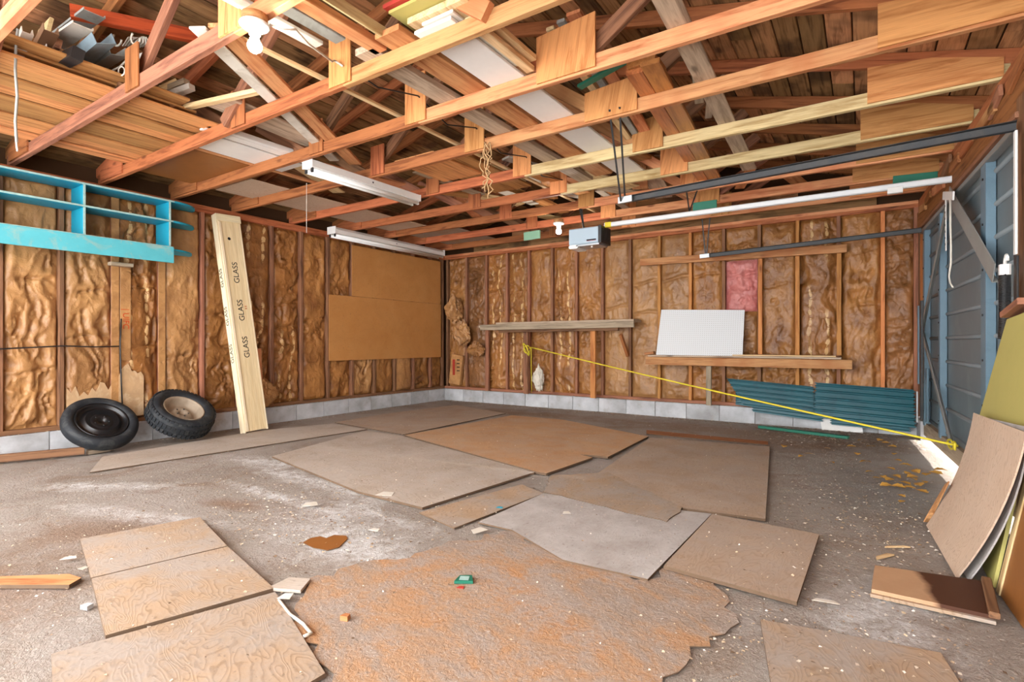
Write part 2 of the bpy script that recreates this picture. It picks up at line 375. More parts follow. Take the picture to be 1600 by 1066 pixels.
def batt_mesh(w, h, seed, style):
    nx, nz = max(8, int(w/.0135)), int(h/.0155)
    x, z = np.meshgrid(np.linspace(-w/2, w/2, nx+1), np.linspace(0, h, nz+1)); u = x/(w/2); sd = seed*17 % 9973
    if style == 'drape': c = crumple(x, z, sd, 1.35, .5)
    elif style == 'smooth': c = crumple(x, z, sd, .8, .8)*.5
    else: c = crumple(x, z, sd, 1., .75)
    edge = 1-np.abs(u)**6
    y = .035*(1-np.abs(u)**2.5) + (.082 if style != 'smooth' else .06)*c*edge
    r = np.random.RandomState(sd)
    for q in range(r.randint(1, 3)):                      # cross creases where one batt ends and the next starts
        zz = h*r.uniform(.2, .85) + .03*np.sin(x*9+q); y -= .035*np.exp(-((z-zz)/.012)**2)*edge
        y += .012*np.exp(-((z-zz-.05)/.03)**2)*edge
    y *= np.clip((h-z)/.04, 0.2, 1)*np.clip(z/.04, .2, 1)
    y = np.where(y > .04, .04+(y-.04)*.25, y); y = np.minimum(y, .058)
    V = np.stack([x, -y, z], -1).reshape(-1, 3); n1 = nx+1
    Fc = [(j*n1+i, j*n1+i+1, (j+1)*n1+i+1, (j+1)*n1+i) for j in range(nz) for i in range(nx)]
    return V.tolist(), Fc
def batt(parent, M, w, h, seed, mat, style='mess', name='insulation_batt'):
    V, Fc = batt_mesh(w, h, seed, style)
    return new(name, V, Fc, mat, M, parent, True)
# ------------------------------------------------------------------ floor
gx = np.linspace(-6.2, 1.2, 186); gy = np.linspace(YB, 7.1, 211)
XX, YY = np.meshgrid(gx, gy); ZZ = -.004 + .006*(vnoise(XX*2.3+40, YY*2.3+40, 3)-.7) + .003*(vnoise(XX*9+70, YY*9+70, 4)-.7)
n1 = len(gx); V = np.stack([XX, YY, ZZ], -1).reshape(-1, 3).tolist()
Fc = [(j*n1+i, j*n1+i+1, (j+1)*n1+i+1, (j+1)*n1+i) for j in range(len(gy)-1) for i in range(n1-1)]
struct(new('floor', V, Fc, M_floor, smooth=True))
drv = struct(slab('trim_driveway', M_soil, (1.2, -3, -.1), (9, 12, -.015)))
# ------------------------------------------------------------------ left wall
wl = struct(slab('wall_left', M_dark, (-A-.14, YB, 0), (-A-.095, D+.1, 2.62)))
HB = .19; ZP = HB+.04; HT = H-ZP
def wl_M(y, z, off=0): return Matrix(((0, -1, 0, -A+off), (1, 0, 0, y), (0, 0, 1, z), (0, 0, 0, 1)))
for a, b in ((H, H+.037), (H+.038, H+.075)): slab('top_plate', W_dk, (-A-.089, YB, a), (-A, D, b), wl)
slab('bottom_plate', W_stud, (-A-.089, YB, HB), (-A, D, ZP), wl)
ys = [1.7544+.4064*i for i in range(-4, 13)] + [6.93]
for i, y in enumerate(ys):
    slab('stud', W_stud, (-A-.089, y-.019, ZP), (-A, y+.019, H), wl)
    if i in (5, 6): slab('paper_flange', K_l, (-A-.004, y-.032, ZP+.05), (-A+.0025, y+.034, H-.02), wl)
    if i < len(ys)-1:
        w = ys[i+1]-y-.038
        mt = K_d if i in (5, 9, 8) else random.choice([K_a, K_a, K_l])
        if i < 8: mt = [K_l, K_l, K_a, K_l, K_l, K_d, K_l, K_a][i]
        batt(wl, wl_M((y+ys[i+1])/2, ZP, -.062), w, HT, 100+i, mt, 'drape' if i in (3, 4, 5, 6) else 'mess')
def blocks(parent, p0, dirv, out, n, first):
    dirv, out = Vector(dirv), Vector(out); base = Vector(p0)
    for i in range(n):
        a = base + dirv*(first+.4064*i); b = a + dirv*.3984; q = out*.04
        board('concrete_block', M_block, a-q+Vector((0, 0, HB/2-.006))+out*random.uniform(-.003, .003), b-q+Vector((0, 0, HB/2-.006)), HB+.008, .13, out, parent, .006)
    a = base+dirv*first; b = a+dirv*(.4064*n)
    board('mortar', M_mort, a-out*.05+Vector((0, 0, HB/2-.006)), b-out*.05+Vector((0, 0, HB/2-.006)), HB, .12, out, parent)
blocks(wl, (-A, 0, 0), (0, 1, 0), (1, 0, 0), 20, -1.18)
# ------------------------------------------------------------------ back wall
wb = struct(prism('wall_back', M_dark, [(-A-.1, D+.095, 0), (.8, D+.095, 0), (.8, D+.095, 2.64), (RX, D+.095, 3.53), (-A-.1, D+.095, 2.64)], (0, .05, 0)))
for a, b in ((H, H+.037), (H+.038, H+.075)): slab('top_plate', W_dk if b < 2.43 else W_or, (-A, D, a), (.48, D+.089, b), wb)
slab('bottom_plate', W_stud, (-A, D, HB), (.48, D+.089, ZP), wb)
xs = [-5.93] + [.1755-.4064*i for i in range(14, -1, -1)] + [.46]
for i, x in enumerate(xs):
    slab('stud', (W_stud if x < -3.4 else random.choice([W_stud, W_studo]) if x < -2 else random.choice([W_studo, W_studo, W_stud])), (x-.019, D, ZP), (x+.019, D+.089, H), wb)
    if i < len(xs)-1:
        w = xs[i+1]-x-.038; xc = (x+xs[i+1])/2
        st = 'smooth' if -3.1 < xc < -1.8 else 'drape' if i in (5, 7, 13, 14) else 'mess'
        mt = K_l if st == 'smooth' else K_d if i in (2, 3, 5, 13) else K_b if i in (1, 7, 15) else K_a
        if i == 11:                                        # one bay holds pink wool above the pegboard
            batt(wb, Matrix.Translation((xc, D+.06, ZP)), w, 1.12, 311, K_a, 'mess')
            batt(wb, Matrix.Translation((xc, D+.06, ZP+1.12)), w, .63, 312, K_p, 'mess', 'pink_batt')['label'] = 'pink wool batt without paper'
            batt(wb, Matrix.Translation((xc, D+.06, ZP+1.75)), w, HT-1.75, 313, K_a, 'mess')
        else: batt(wb, Matrix.Translation((xc, D+.06, ZP)), w, HT, 200+i, mt, st)
blocks(wb, (0, D, 0), (1, 0, 0), (0, -1, 0), 16, -5.96)
for i in range(5):                                         # gable boards above the plate
    z0 = 2.46+i*.19; z1 = z0+.185; k = lambda z: max(0, (z-2.5)/.25)
    if z1 < 3.3: slab('gable_board', W_deck, (-A+k(z1), D+.06, z0), (.7-k(z1), D+.09, z1), wb)
# ------------------------------------------------------------------ right wall: frame round the overhead door
wr = struct(prism('wall_right', M_dark, [rw(3.36, 0, -.1), rw(8.4, 0, -.1), rw(8.4, 2.62, -.1), rw(-.1, 2.62, -.1), rw(-.1, 2.3, -.1), rw(3.36, 2.3, -.1)], -WN*.05))
board('header_board', W_dk, rw(0, 2.22, -.01), rw(5.5, 2.22, -.01), .2, .06, WN, wr)
board('header_board', W_dk, rw(0, 2.385, -.02), rw(5.5, 2.385, -.02), .13, .06, WN, wr)
board('head_trim', W_stud, rw(.1, 2.115, .015), rw(3.35, 2.115, .015), .03, .05, WN, wr)
for i in range(9):
    a = .25+i*.37; board('header_cleat', random.choice([W_or, W_dk, W_stud]), rw(a, 2.3, .03), rw(a+random.uniform(.2, .5), 2.34+random.uniform(-.1, .06), .03), .07, .02, WN, wr)
board('jamb', W_studo, rw(.08, .0, -.04), rw(.08, 2.2, -.04), .24, .06, WN, wr)
board('jamb', W_stud, rw(3.38, .0, -.02), rw(3.38, 2.2, -.02), .14, .09, WN, wr)
for i in range(1, 6): board('stud', W_stud, rw(3.36+i*.4, .05, -.045), rw(3.36+i*.4, 2.35, -.045), .038, .09, WN, wr)
board('sill_block', M_block, rw(.05, .09, -.02), rw(.3, .09, -.02), .19, .1, WN, wr)
for i in range(4): board('sheathing_board', W_deck, rw(3.4, .25+i*.5, -.095), rw(8.3, .25+i*.5, -.095), .48, .012, WN, wr)
# ------------------------------------------------------------------ roof: boards and trusses
SL = .25; cs = 1/math.sqrt(1+SL*SL)
def zroof(x): return ZS + SL*(min(x-(-A), .62-x)) if True else 0
zr = ZS + SL*(RX+A) + .0918
ce = struct(prism('ceiling', M_dark, [(-A-.3, YB, 2.66-.09), (RX, YB, zr+.06), (.95, YB, 2.66-.09), (.95, YB, 2.68), (RX, YB, zr+.15), (-A-.3, YB, 2.68)], (0, D+.2-YB, 0)))
for sd in (-1, 1):
    for i in range(25):
        q = .07+i*.142
        x = RX+sd*q*cs; z = zr+.012-SL*q*cs
        cut = random.uniform(1.0, 5.5)
        for y0, y1 in ((YB, cut-.002), (cut+.002, D+.05)):
            board('roof_board', W_deck, (x, y0, z), (x, y1, z), .133, .019, (sd*SL, 0, 1), ce)
TY = [.79, 1.42, 2.06, 2.69, 3.33, 4.06, 4.75, 5.37, 5.98, 6.6]
TL = ['roof truss over the cedar planks and stored gutters, nearest the turquoise shelf end wall', 'roof truss carrying the bare bulb beside the stored gutters',
      'roof truss crossing the ends of the cedar planks', 'roof truss just in front of the near tube light', 'roof truss with the twine bundle tied to it',
      'roof truss with a pale right chord, nearer the twine', 'roof truss with a pale right chord, next after the twine one', 'roof truss the far bare bulb hangs from',
      'roof truss beyond the far bare bulb', 'last roof truss against the back stud wall']
TRUSS = []
for i, y in enumerate(TY):
    t = tag(empty('roof_truss', (-A, y, ZC)), TL[i], 'truss', 'roof trusses'); TRUSS.append(t)
    xr = rx(y)-.01; xm = -2.5 + random.uniform(-.04, .04); zc = ZC+.0445
    wL = W_dk if i > 2 else W_or if i != 1 else W_stud
    if i == 2: wL = W_dk
    wR = W_pale if i in (5, 6) else W_or
    def b(n, m, x0, z0, x1, z1, w=.089, dy=0, th=.038): return board(n, m, (x0, y+dy, z0), (x1, y+dy, z1), w, th, (0, -1, 0), t)
    b('bottom_chord', wL, -A-.05, zc, xm, zc); b('bottom_chord', wR, xm+.001, zc, xr+.05, zc)
    zt = lambda x: ZS + SL*(x+A if x < RX else RX*2+A-x) + .046
    b('top_chord', W_dk, -A-.1, zt(-A)-.025, RX-.002, zt(RX)); b('top_chord', W_dk, RX+.002, zt(RX), xr+.1, zt(xr+.1))
    for sg in (-1, 1):
        nx = -2.62 + sg*1.18; tx = RX+sg*1.85
        b('web', W_or if sg > 0 else W_stud, nx-sg*.03, ZS-.03, RX+sg*.05, zt(RX)-.08, .089, .0385 if i != 2 else -.0385)
        b('web', W_stud, nx+sg*.05, ZS-.02, tx, zt(tx)-.06, .089, .0385)
    d = -.0262
    b('gusset', P_gus, xm-.02, ZC+.01, xm-.02, ZC+.34, .19, d, .012)
    if i != 2:
        p = (W_or, P_gus)[i % 2]; wgt = .37 if i < 5 else .24; gh = {3: .31, 4: .235}.get(i, .265)
        prism('gusset', P_gus, [(-1.4-wgt/2, y-.0325, ZC+.012), (-1.4+wgt/2, y-.0325, ZC+.012), (-1.4+wgt/2, y-.0325, ZC+gh), (-1.4-wgt/2, y-.0325, ZC+gh-.03)], (0, .0125, 0), t, (.2, 0, 1))
    b('gusset', W_dk, -3.62, ZC+.012, -3.62, ZC+.27, .17, d, .012)
    prism('gusset', P_gus, [(xr-.62, y-.032, ZC+.015), (xr+.02, y-.032, ZC+.015), (xr+.02, y-.032, ZC+.12), (xr-.3, y-.032, ZC+.21), (xr-.62, y-.032, ZC+.24)], (0, .012, 0), t, (1, 0, 0))
    prism('gusset', W_dk, [(-A+.04, y-.032, ZC+.015), (-A+.5, y-.032, ZC+.015), (-A+.5, y-.032, ZC+.2), (-A+.04, y-.032, ZC+.11)], (0, .012, 0), t, (1, 0, 0))
# ------------------------------------------------------------------ overhead door
dr = tag(empty('overhead_door', rw(1.8, .05)), 'grey-blue ribbed steel overhead door with blue stiles and diagonal braces', 'garage door')
DS0, DS1 = .2, 3.3
board('door_sheet', M_doorg, rw((DS0+DS1)/2, .17, -.045), rw((DS0+DS1)/2, 2.1, -.045), DS1-DS0, .012, WN, dr)
for i in range(10):
    z = .21+i*.2; V, Fc = tubegeo([rw(DS0+.02, z, -.037), rw(DS1-.02, z, -.037)], .016, 8)
    o = rw(DS0, z, -.037); new('rib', [v-o for v in V], Fc, M_doorr, Matrix.Translation(o), dr, True)
def stile(y, w):
    s_ = (D-y)/.9985
    st = board('stile', M_doorb, rw(s_, .16, -.01), rw(s_, 2.09, -.01), w, .05, WN, dr)
    for k in range(7):
        board('bolt', M_black, rw(s_, .3+k*.28, .0155), rw(s_, .3+k*.28, .0215), .014, .014, WE, st, .004)
stile(6.60, .09); stile(6.28, .0) if False else None
stile(5.80, .075); stile(4.36, .12); stile(3.72, .04)
board('skirt_board', W_grey, rw(DS0-.05, .115, -.015), rw(DS1, .115, -.015), .13, .04, WN, dr)
board('top_rail', M_brace, rw(DS0, 2.085, -.005), rw(DS1, 2.085, -.005), .035, .05, WN, dr)
def brace(y0, z0, y1, z1, w=.055, n=.045):
    a, b_ = rw((D-y0)/.9985, z0, n), rw((D-y1)/.9985, z1, n)
    k = board('brace', M_brace, a, b_, w, .006, WN, dr)
    up = (b_-a).cross(WN).normalized()
    board('brace_flange', M_brace, a+up*w/2-WN*.012, b_+up*w/2-WN*.012, .03, .005, up, k)
brace(5.2, 2.1, 3.98, 1.36, .115); brace(5.24, 2.08, 6.5, 1.1, .04); brace(6.52, 1.1, 5.12, .2, .05)
board('corner_strap', M_doorb, rw(.47, .2, .0), rw(.47, .72, .0), .05, .02, WN, dr)
# springs, jamb straps, tracks
sp_ = tag(empty('door_spring', onr(1570, 512, .06)), 'black coil spring hanging from a white cap by the near door jamb', 'spring')
a = onr(1570, 430, .06); b_ = onr(1569, 530, .06)
pts = [a.lerp(b_, i/300) + WE*(.022*math.cos(i*.9)) + WN*(.022*math.sin(i*.9)) for i in range(301)]
tube('coil', M_black, pts, .0045, sp_, 5)
board('cap', M_white, a+Vector((0, 0, .0)), a+Vector((0, 0, .055)), .045, .045, WN, sp_, .01)
tube('hook', M_white, [a+Vector((0, 0, .05)), a+Vector((0, 0, .08))+WE*.01, a+Vector((0, 0, .1))+WE*.03, a+Vector((0, 0, .07))+WE*.045], .008, sp_)
tag(board('jamb_angle', M_white, onr(1587, 398, .06), onr(1587, 205, .06), .035, .01, WN), 'white steel angle running up the near door jamb', 'metal strip')
tag(board('jamb_strap', M_black, onr(1588, 500, .05), onr(1588, 400, .05), .05, .01, WN), 'black steel strap on the near door jamb under the white angle', 'metal strip')
tag(board('jamb_bracket', M_doorb, onr(1435, 600, .07), onr(1435, 478, .07), .045, .012, WN), 'blue perforated steel strip at the far door jamb', 'metal strip')
tag(board('pivot_bar', M_black, onr(1440, 655, .09), onr(1440, 470, .09), .05, .02, WN), 'black steel pivot bar beside the blue strip at the back corner', 'metal strip')
tag(board('latch_rod', M_steel, onr(1433, 660, .12), onr(1433, 612, .12), .015, .015, WN), 'thin galvanised rod standing at the end of the teal sheets', 'rod')
def track(name, p0, p1, label, hang):
    t = tag(empty(name, p1), label, 'door track', 'overhead door tracks'); ax = (Vector(p1)-Vector(p0))
    board('web_plate', M_black, p0, p1, .045, .004, (0, -1, 0), t)
    for dz in (-.022, .022): board('flange', M_black, Vector(p0)+Vector((0, -.014, dz)), Vector(p1)+Vector((0, -.014, dz)), .03, .004, (0, 0, 1), t)
    board('end_clip', M_steel, Vector(p0)+ax.normalized()*(-.02)+Vector((0, -.02, 0)), Vector(p0)+ax.normalized()*.09+Vector((0, -.02, 0)), .05, .02, (0, -1, 0), t)
    for h in hang: board('hanger', M_black, h[0], h[1], .014, .004, (0, -1, 0), t, .001)
p0 = ony(972, 314, 3.75); p1 = onr(1588, 198, .05)
track('door_track', p0, p1, 'black door track hung on two straps, running to the near door jamb', [(p0+Vector((.0, -.02, -.02)), Vector((-1.40, 3.29, ZC+.05))), (p0+Vector((.03, -.02, .02)), Vector((-1.33, 3.29, ZC+.05)))])
p0 = ony(1097, 401, 6.62); p1 = onr(1440, 360, .04)
track('door_track', p0, p1, 'black door track close to the back wall above the upper ledge board', [(p0+Vector((.04, 0, .0)), Vector((p0.x+.0, 6.6, ZC+.05))), (p0+Vector((.05, 0, 0)), Vector((p0.x+.1, 6.6, ZC+.05)))])
# opener
op = tag(empty('door_opener', (-2.5, 5.3, 2.0)), 'grey metal door opener motor box hung beneath the trusses', 'door opener')
zb, zt_ = 2.03, 2.205
slab('housing', plain('opener_grey', 'a9bcc9', .4, .45, 0, .06), (-2.68, 5.19, zb), (-2.335, 5.43, zt_), op, .012)
slab('end_plate', M_black, (-2.335, 5.185, zb-.005), (-2.3, 5.435, zt_+.004), op, .004)
for k in range(6): slab('vent_slot', M_rubber, (-2.302, 5.2+k*.036, zb+.02), (-2.297, 5.215+k*.036, zt_-.02), op, .001)
slab('lamp_lens', M_white, (-2.69, 5.2, zb-.04), (-2.58, 5.42, zb), op, .012)
slab('base_pan', M_steel, (-2.6, 5.2, zb-.022), (-2.33, 5.42, zb), op, .004)
slab('badge', M_ink, (-2.47, 5.187, zb+.03), (-2.36, 5.1895, zb+.042), op, .0005)
slab('red_stripe', M_inkr, (-2.47, 5.187, zb+.024), (-2.36, 5.1895, zb+.028), op, .0005)
lathe('pull_ball', M_white, [(0, -.012), (.009, -.008), (.012, 0), (.009, .008), (0, .012)], Matrix.Translation((-2.42, 5.22, zb-.035)), op, 12)
board('hanger', M_black, (-2.55, 5.3, zt_), (-2.65, 5.37, ZC+.06), .02, .004, (0, -1, 0), op, .001); board('hanger', M_black, (-2.6, 5.4, zt_), (-2.62, 5.37, ZC+.02), .02, .004, (0, -1, 0), op, .001)
rl = tag(empty('opener_rail', (.6, 5.3, 2.2)), 'long white opener rail running from the motor box to the door header', 'rail')
re_ = onr(1487, 280, .02); rs = Vector((-2.31, 5.3, 2.225))
board('rail', M_silver, rs, re_, .05, .035, (0, -1, 0), rl, .008)
board('yellow_sleeve', M_rope, rs+Vector((.01, -.001, 0)), rs+Vector((.08, -.001, 0)), .054, .039, (0, -1, 0), rl)
board('trolley', M_white, rs.lerp(re_, .86)-Vector((0, 0, .03)), rs.lerp(re_, .895)-Vector((0, 0, .03)), .05, .045, (0, -1, 0), rl)
hx = -1.42
for dx in (-.05, .07): board('hanger', M_black, (hx, 5.3, 2.25), (hx+dx, 5.37, ZC+.04), .014, .004, (0, -1, 0), rl, .001)
ar = tag(empty('opener_lever', onr(1478, 392, .1)), 'white perforated opener arm hanging in front of the door', 'bracket')
a, b_ = onr(1477.5, 309, .1), onr(1478, 392, .1)
arm = board('strap', M_white, b_, a, .03, .006, WN, ar)
for k in range(7):
    q = b_.lerp(a, .1+k*.12); board('slot', M_black, q+WN*.0032, q+WN*.0042+Vector((0, 0, .016)), .009, .002, WN, arm, .0005)
board('bracket', M_white, onr(1474, 306, .1), onr(1490, 306, .1), .06, .01, WN, ar)
tag(tube('pull_rope', M_cord, [onr(1485, 312, .118), onr(1485, 350, .118), onr(1486, 385, .118), onr(1486, 410, .118), onr(1483, 432, .118), onr(1485, 443, .118), onr(1489, 449, .118)], .006), 'white rope dangling from the opener arm in front of the door', 'rope')
# ------------------------------------------------------------------ lamps
def bulb(px, py, y, dz, label):
    p = ony(px, py, y); zt0 = p.z+dz
    t = tag(empty('bulb_lamp', (p.x, p.y, p.z-.05)), label, 'lamp')
    lathe('junction_box', W_or, [(.0, .04), (.055, .04), (.055, 0), (0, 0)], Matrix.Translation((p.x, p.y, zt0)), t, 24)
    hl = lathe('lampholder', M_white, [(.0, .0), (.062, .0), (.066, -.008), (.05, -.02), (.026, -.028), (.024, -.05), (0, -.05)], Matrix.Translation((p.x, p.y, zt0)), t, 28)
    lathe('collar', M_rimb, [(.0245, -.03), (.0255, -.03), (.0255, -.037), (.0245, -.037)], Matrix.Translation((p.x, p.y, zt0)), hl, 24)
    r = .031; prof = [(.013, .06), (.014, .045), (.02, .03)] + [(r*math.cos(a_), r*math.sin(a_)) for a_ in np.linspace(.7, -1.5708, 9)]
    lathe('bulb', M_bulb, prof, Matrix.Translation((p.x, p.y, zt0-.1)), t, 20)
    return p, zt0
p, zz = bulb(398, 72, 1.37, .1, 'bare glowing bulb in a white holder near the stored gutters')
tag(tube('lamp_cable', M_cord, [(p.x+.02, p.y+.06, zz+.02), (p.x+.06, p.y+.1, zz+.0), (p.x+.07, p.y+.16, zz+.03), (p.x-.03, p.y+.3, zz+.06), (p.x-.1, p.y+.5, zz+.08), (-2.55, 2.0, ZC+.14), (-2.5, 2.02, ZC+.1)], .006), 'white cable looping from the near bulb to the next truss', 'cable')
bulb(873, 362, 5.37, .1, 'bare glowing bulb hanging beside the door opener motor')
def fixture(x, y0, y1, z, w, label, trough):
    t = tag(empty('tube_light', (x, (y0+y1)/2, z-.06)), label, 'light fixture')
    if trough:
        pr = [(-w/2, .0), (-w/2, .05), (-w*.3, .085), (w*.3, .085), (w/2, .05), (w/2, .0), (w/2-.012, -.0), (w*.2, .045), (-w*.2, .045), (-w/2+.012, 0)]
    else:
        pr = [(-w/2, .0), (-w/2, .055), (w/2, .055), (w/2, 0), (w*.18, -.012), (-w*.18, -.012)]
    prism('housing', M_white, [(x+a_, y0, z+b2) for a_, b2 in pr], (0, y1-y0, 0), t)
    for sx_ in (-1, 1):
        V, Fc = tubegeo([(x+sx_*w*.3, y0+.02, z-.022), (x+sx_*w*.3, y1-.02, z-.022)], .019, 12); o = Vector(V[0])
        tb = new('tube', [Vector(q)-o for q in V], Fc, M_glass, Matrix.Translation(o), t, True)
        for yy in (y0+.012, y1-.012): slab('socket', M_black if yy < y0+.1 else M_white, (x+sx_*w*.3-.013, yy-.006, z-.04), (x+sx_*w*.3+.013, yy+.006, z+.012), tb, .002)
    slab('end_cap', M_white, (x-w/2-.002, y0-.006, z-.005), (x+w/2+.002, y0, z+.058 if not trough else z+.09), t, .001)
    slab('end_cap', M_white, (x-w/2-.002, y1, z-.005), (x+w/2+.002, y1+.006, z+.058 if not trough else z+.09), t, .001)
    slab('knockout', M_black, (x+w/2-.001, (y0+y1)/2, z+.02), (x+w/2+.0015, (y0+y1)/2+.014, z+.034), t, .0005)
fixture(-3.80, 2.72, 3.98, 2.405, .13, 'white two-tube light fixture hung below the trusses over the room', False)
fixture(-5.66, 4.4, 6.5, 2.36, .16, 'white trough light fixture along the left wall above the tan hardboard', True)
tag(tube('pull_string', M_cord, [onx(479, 286, -3.86), onx(479, 330, -3.86), onx(479, 364, -3.86)], .0018), 'thin white pull string below the near tube light', 'string')
# ------------------------------------------------------------------ lumber stored on the trusses
K = (ZS-CH)/(2.53-CH)
def store(name, label, mat, x0, x1, y0, y1, z=0, t=.02, cat='board', group='lumber stored on the trusses', dx=0):
    """board lying on the chords along y; dx drifts its far end sideways"""
    xc = (x0+x1)/2*K; w = abs(x1-x0)*K
    return tag(board(name, mat, (xc, y0*K, ZS+z+t/2), (xc+dx, y1*K, ZS+z+t/2), w, t), label, cat, group)
ORD = 'first second third fourth fifth sixth seventh eighth ninth tenth'.split()
for i in range(9):
    x0 = -5.36+i*.168
    store('cedar_plank', '%s cedar plank out from the left wall, laid over the turquoise shelf' % ORD[i], W_cedar, x0, x0+.148+.012*(i % 2), .2+random.uniform(-.1, .1), 2.06+random.uniform(.0, .05), (i % 2)*.012, .018, 'plank', 'cedar planks on the trusses')
for i in range(3):
    store('cedar_plank', 'cedar plank of the second layer, %s out from the left wall' % ORD[i], W_cedar, -4.2+i*.12, -4.03+i*.12, .1, 2.0-.1*i, .034+.019*i, .017, 'plank', 'upper cedar planks')
L = store
L('white_board', 'wide white-painted board lying over the trusses near the red panel', M_white, -1.90, -1.66, 1.98, 4.9, 0, .018)
L('brown_board', 'wide orange-brown board between the white board and a grey one', W_or, -2.10, -1.93, 1.9, 4.6, 0, .03)
L('grey_board', 'narrow grey weathered board left of the wide orange-brown one', W_grey, -2.31, -2.17, 1.95, 4.7, 0, .038)
L('red_sheet', 'red-painted panel edge in the stack over the white board', M_red, -2.0, -1.68, 1.86, 2.7, .105, .02)
L('green_edge_panel', 'pale olive panel just under the red one', M_olive, -1.98, -1.66, 1.88, 2.6, .083, .016)
L('splintered_board', 'pale rough-ended board in the stack below the olive panel', W_pale, -1.92, -1.55, 1.95, 2.6, .045, .032)
L('thin_white_panel', 'thin white panel on the white board', M_offw, -1.84, -1.64, 1.97, 2.55, .022, .016)
L('loose_board', 'orange board right of the white board', W_pale, -1.63, -1.575, 2.05, 2.62, .0, .03)
L('loose_board', 'dark red strip tucked beside the white board', M_red, -1.64, -1.6, 2.2, 2.6, .032, .02)
for i, x in enumerate((-1.53, -1.46, -1.38)):
    tag(board('moulding_strip', [W_pale, M_gutter, W_or][i], (x, 2.72, ZS+.26+.02*i), (x-.05, 4.3, ZS+.03), [.05, .05, .085][i], .022), ['pale moulding strip propped behind the large gusset', 'grey moulding strip propped behind the large gusset', 'orange moulding strip propped behind the large gusset'][i], 'moulding', 'lumber stored on the trusses')
L('varnished_board', 'varnished red-brown board, one of a pair, right of the big gussets', W_var, -1.16, -1.062, 2.97, 5.5, 0, .03, dx=-.2)
L('varnished_board', 'varnished red-brown board of the pair, on the side nearer the door', W_var, -1.055, -.945, 2.92, 5.45, 0, .03, dx=-.2)
L('plywood_strip', 'pale beige plywood strip crossing four trusses near the door', W_grey, -.8, -.68, 2.2, 5.2, 0, .012, dx=-.12)
L('end_block', 'short varnished block atop the red-brown pair', W_var, -1.15, -.98, 2.95, 3.15, .032, .05)
tag(board('loose_stick', W_grey, (-.93, 3.72, ZS+.06), (-.78, 3.0, ZS+.13), .06, .03), 'grey stick propped between two trusses by the beige plywood strip', 'stick')
tag(board('loose_stick', W_grey, (-.96, 4.1, ZS+.1), (-.86, 3.75, ZS+.11), .05, .03), 'grey short stick further from the door propped by the plywood strip', 'stick')
tag(board('white_strip', M_offw, (-2.77*K, 1.35*K, ZS+.01), (-3.80*K, 2.98*K, ZS+.01), .085, .015), 'white-painted strip lying askew across the trusses by the near bulb', 'board', 'lumber stored on the trusses')
tag(board('orange_strip', W_or, (-2.66*K, 1.40*K, ZS+.012), (-3.72*K, 3.14*K, ZS+.012), .115, .022), 'orange board lying askew beside the white-painted strip', 'board', 'lumber stored on the trusses')
L('white_end_board', 'white board with a square end above the near bulb', M_offw, -2.44, -2.36, 1.0, 1.78, 0, .02)
L('thick_plank', 'thick orange plank ending at the truss beside the red panel', W_or, -2.21, -2.12, .8, 2.0, .0, .04)
L('thin_strip', 'thin pale strip on edge beside the thick orange plank', W_pale, -2.06, -2.045, .9, 2.0, 0, .06)
L('long_runner', 'long thin pale runner over the trusses by the centre gussets', W_pale, -2.74, -2.705, 1.55, 6.2, .025, .019)
L('grey_channel', 'grey steel channel above the near bulb', M_gutter, -2.36, -2.28, 1.15, 1.86, .04, .03)
L('white_sheet', 'white sheet lying along the trusses left of the near tube light', M_white, -4.44, -4.1, 2.08, 2.9, 0, .012)
L('gutter_length', 'white gutter length beside the white sheet', M_white, -4.07, -3.98, 2.0, 2.85, 0, .05)
L('gutter_length', 'second white gutter length nearer the room than its neighbour', M_white, -3.97, -3.93, 2.0, 2.85, .0, .04)
L('brown_sheet', 'dark brown hardboard sheet over the left wall trusses', M_brown, -5.5, -4.52, 2.05, 2.86, 0, .006)
L('orange_edge', 'orange batten along the brown hardboard sheet', W_or, -4.51, -4.46, 2.05, 3.5, 0, .02)
L('beige_sheet', 'beige hardboard sheet lying over several trusses along the left wall', P_grain, -5.52, -4.87, 2.87, 5.4, 0, .006)
L('beige_sheet', 'beige hardboard sheet at the back left corner of the trusses', P_tan, -5.5, -4.6, 5.41, 6.6, 0, .006)
L('grey_plank', 'dark grey plank with a pointed end near the white sheet', W_grey, -3.75, -3.5, 1.9, 2.75, .06, .02, dx=-.1)
L('stained_plank', 'orange stained panel over the twine truss', W_cedar, -3.4, -2.95, 3.3, 3.95, 0, .02)
L('stained_plank', 'orange stained panel next after the twine truss', W_cedar, -3.25, -2.8, 3.4, 4.6, .022, .02)
L('stained_plank', 'pale panel beyond the twine truss', W_pale, -2.98, -2.8, 3.9, 4.5, .045, .015)
COLS = [W_pale, W_or, W_cedar, W_grey, M_offw, P_gus]
NM = ['pale', 'orange', 'cedar-coloured', 'grey', 'white', 'plywood']
PLC = [(-4.6, 3.4), (-4.2, 3.7), (-4.0, 4.5), (-3.6, 4.3), (-3.3, 5.0), (-2.6, 4.8), (-2.2, 5.0), (-1.9, 5.2), (-1.6, 5.0), (-2.3, 5.5), (-2.8, 5.6), (-3.2, 5.7), (-3.7, 5.2), (-4.2, 5.4), (-1.4, 5.6), (-1.9, 5.8), (-2.5, 6.0), (-1.0, 5.8), (-3.5, 6.1), (-.6, 6.0), (-2.9, 5.15), (-2.4, 5.05), (-2.7, 4.5), (-3.1, 4.4), (-2.1, 4.55), (-2.6, 5.3), (-3.4, 5.4), (-1.7, 5.35), (-3.0, 5.05), (-2.2, 5.75)]
HEAP = []
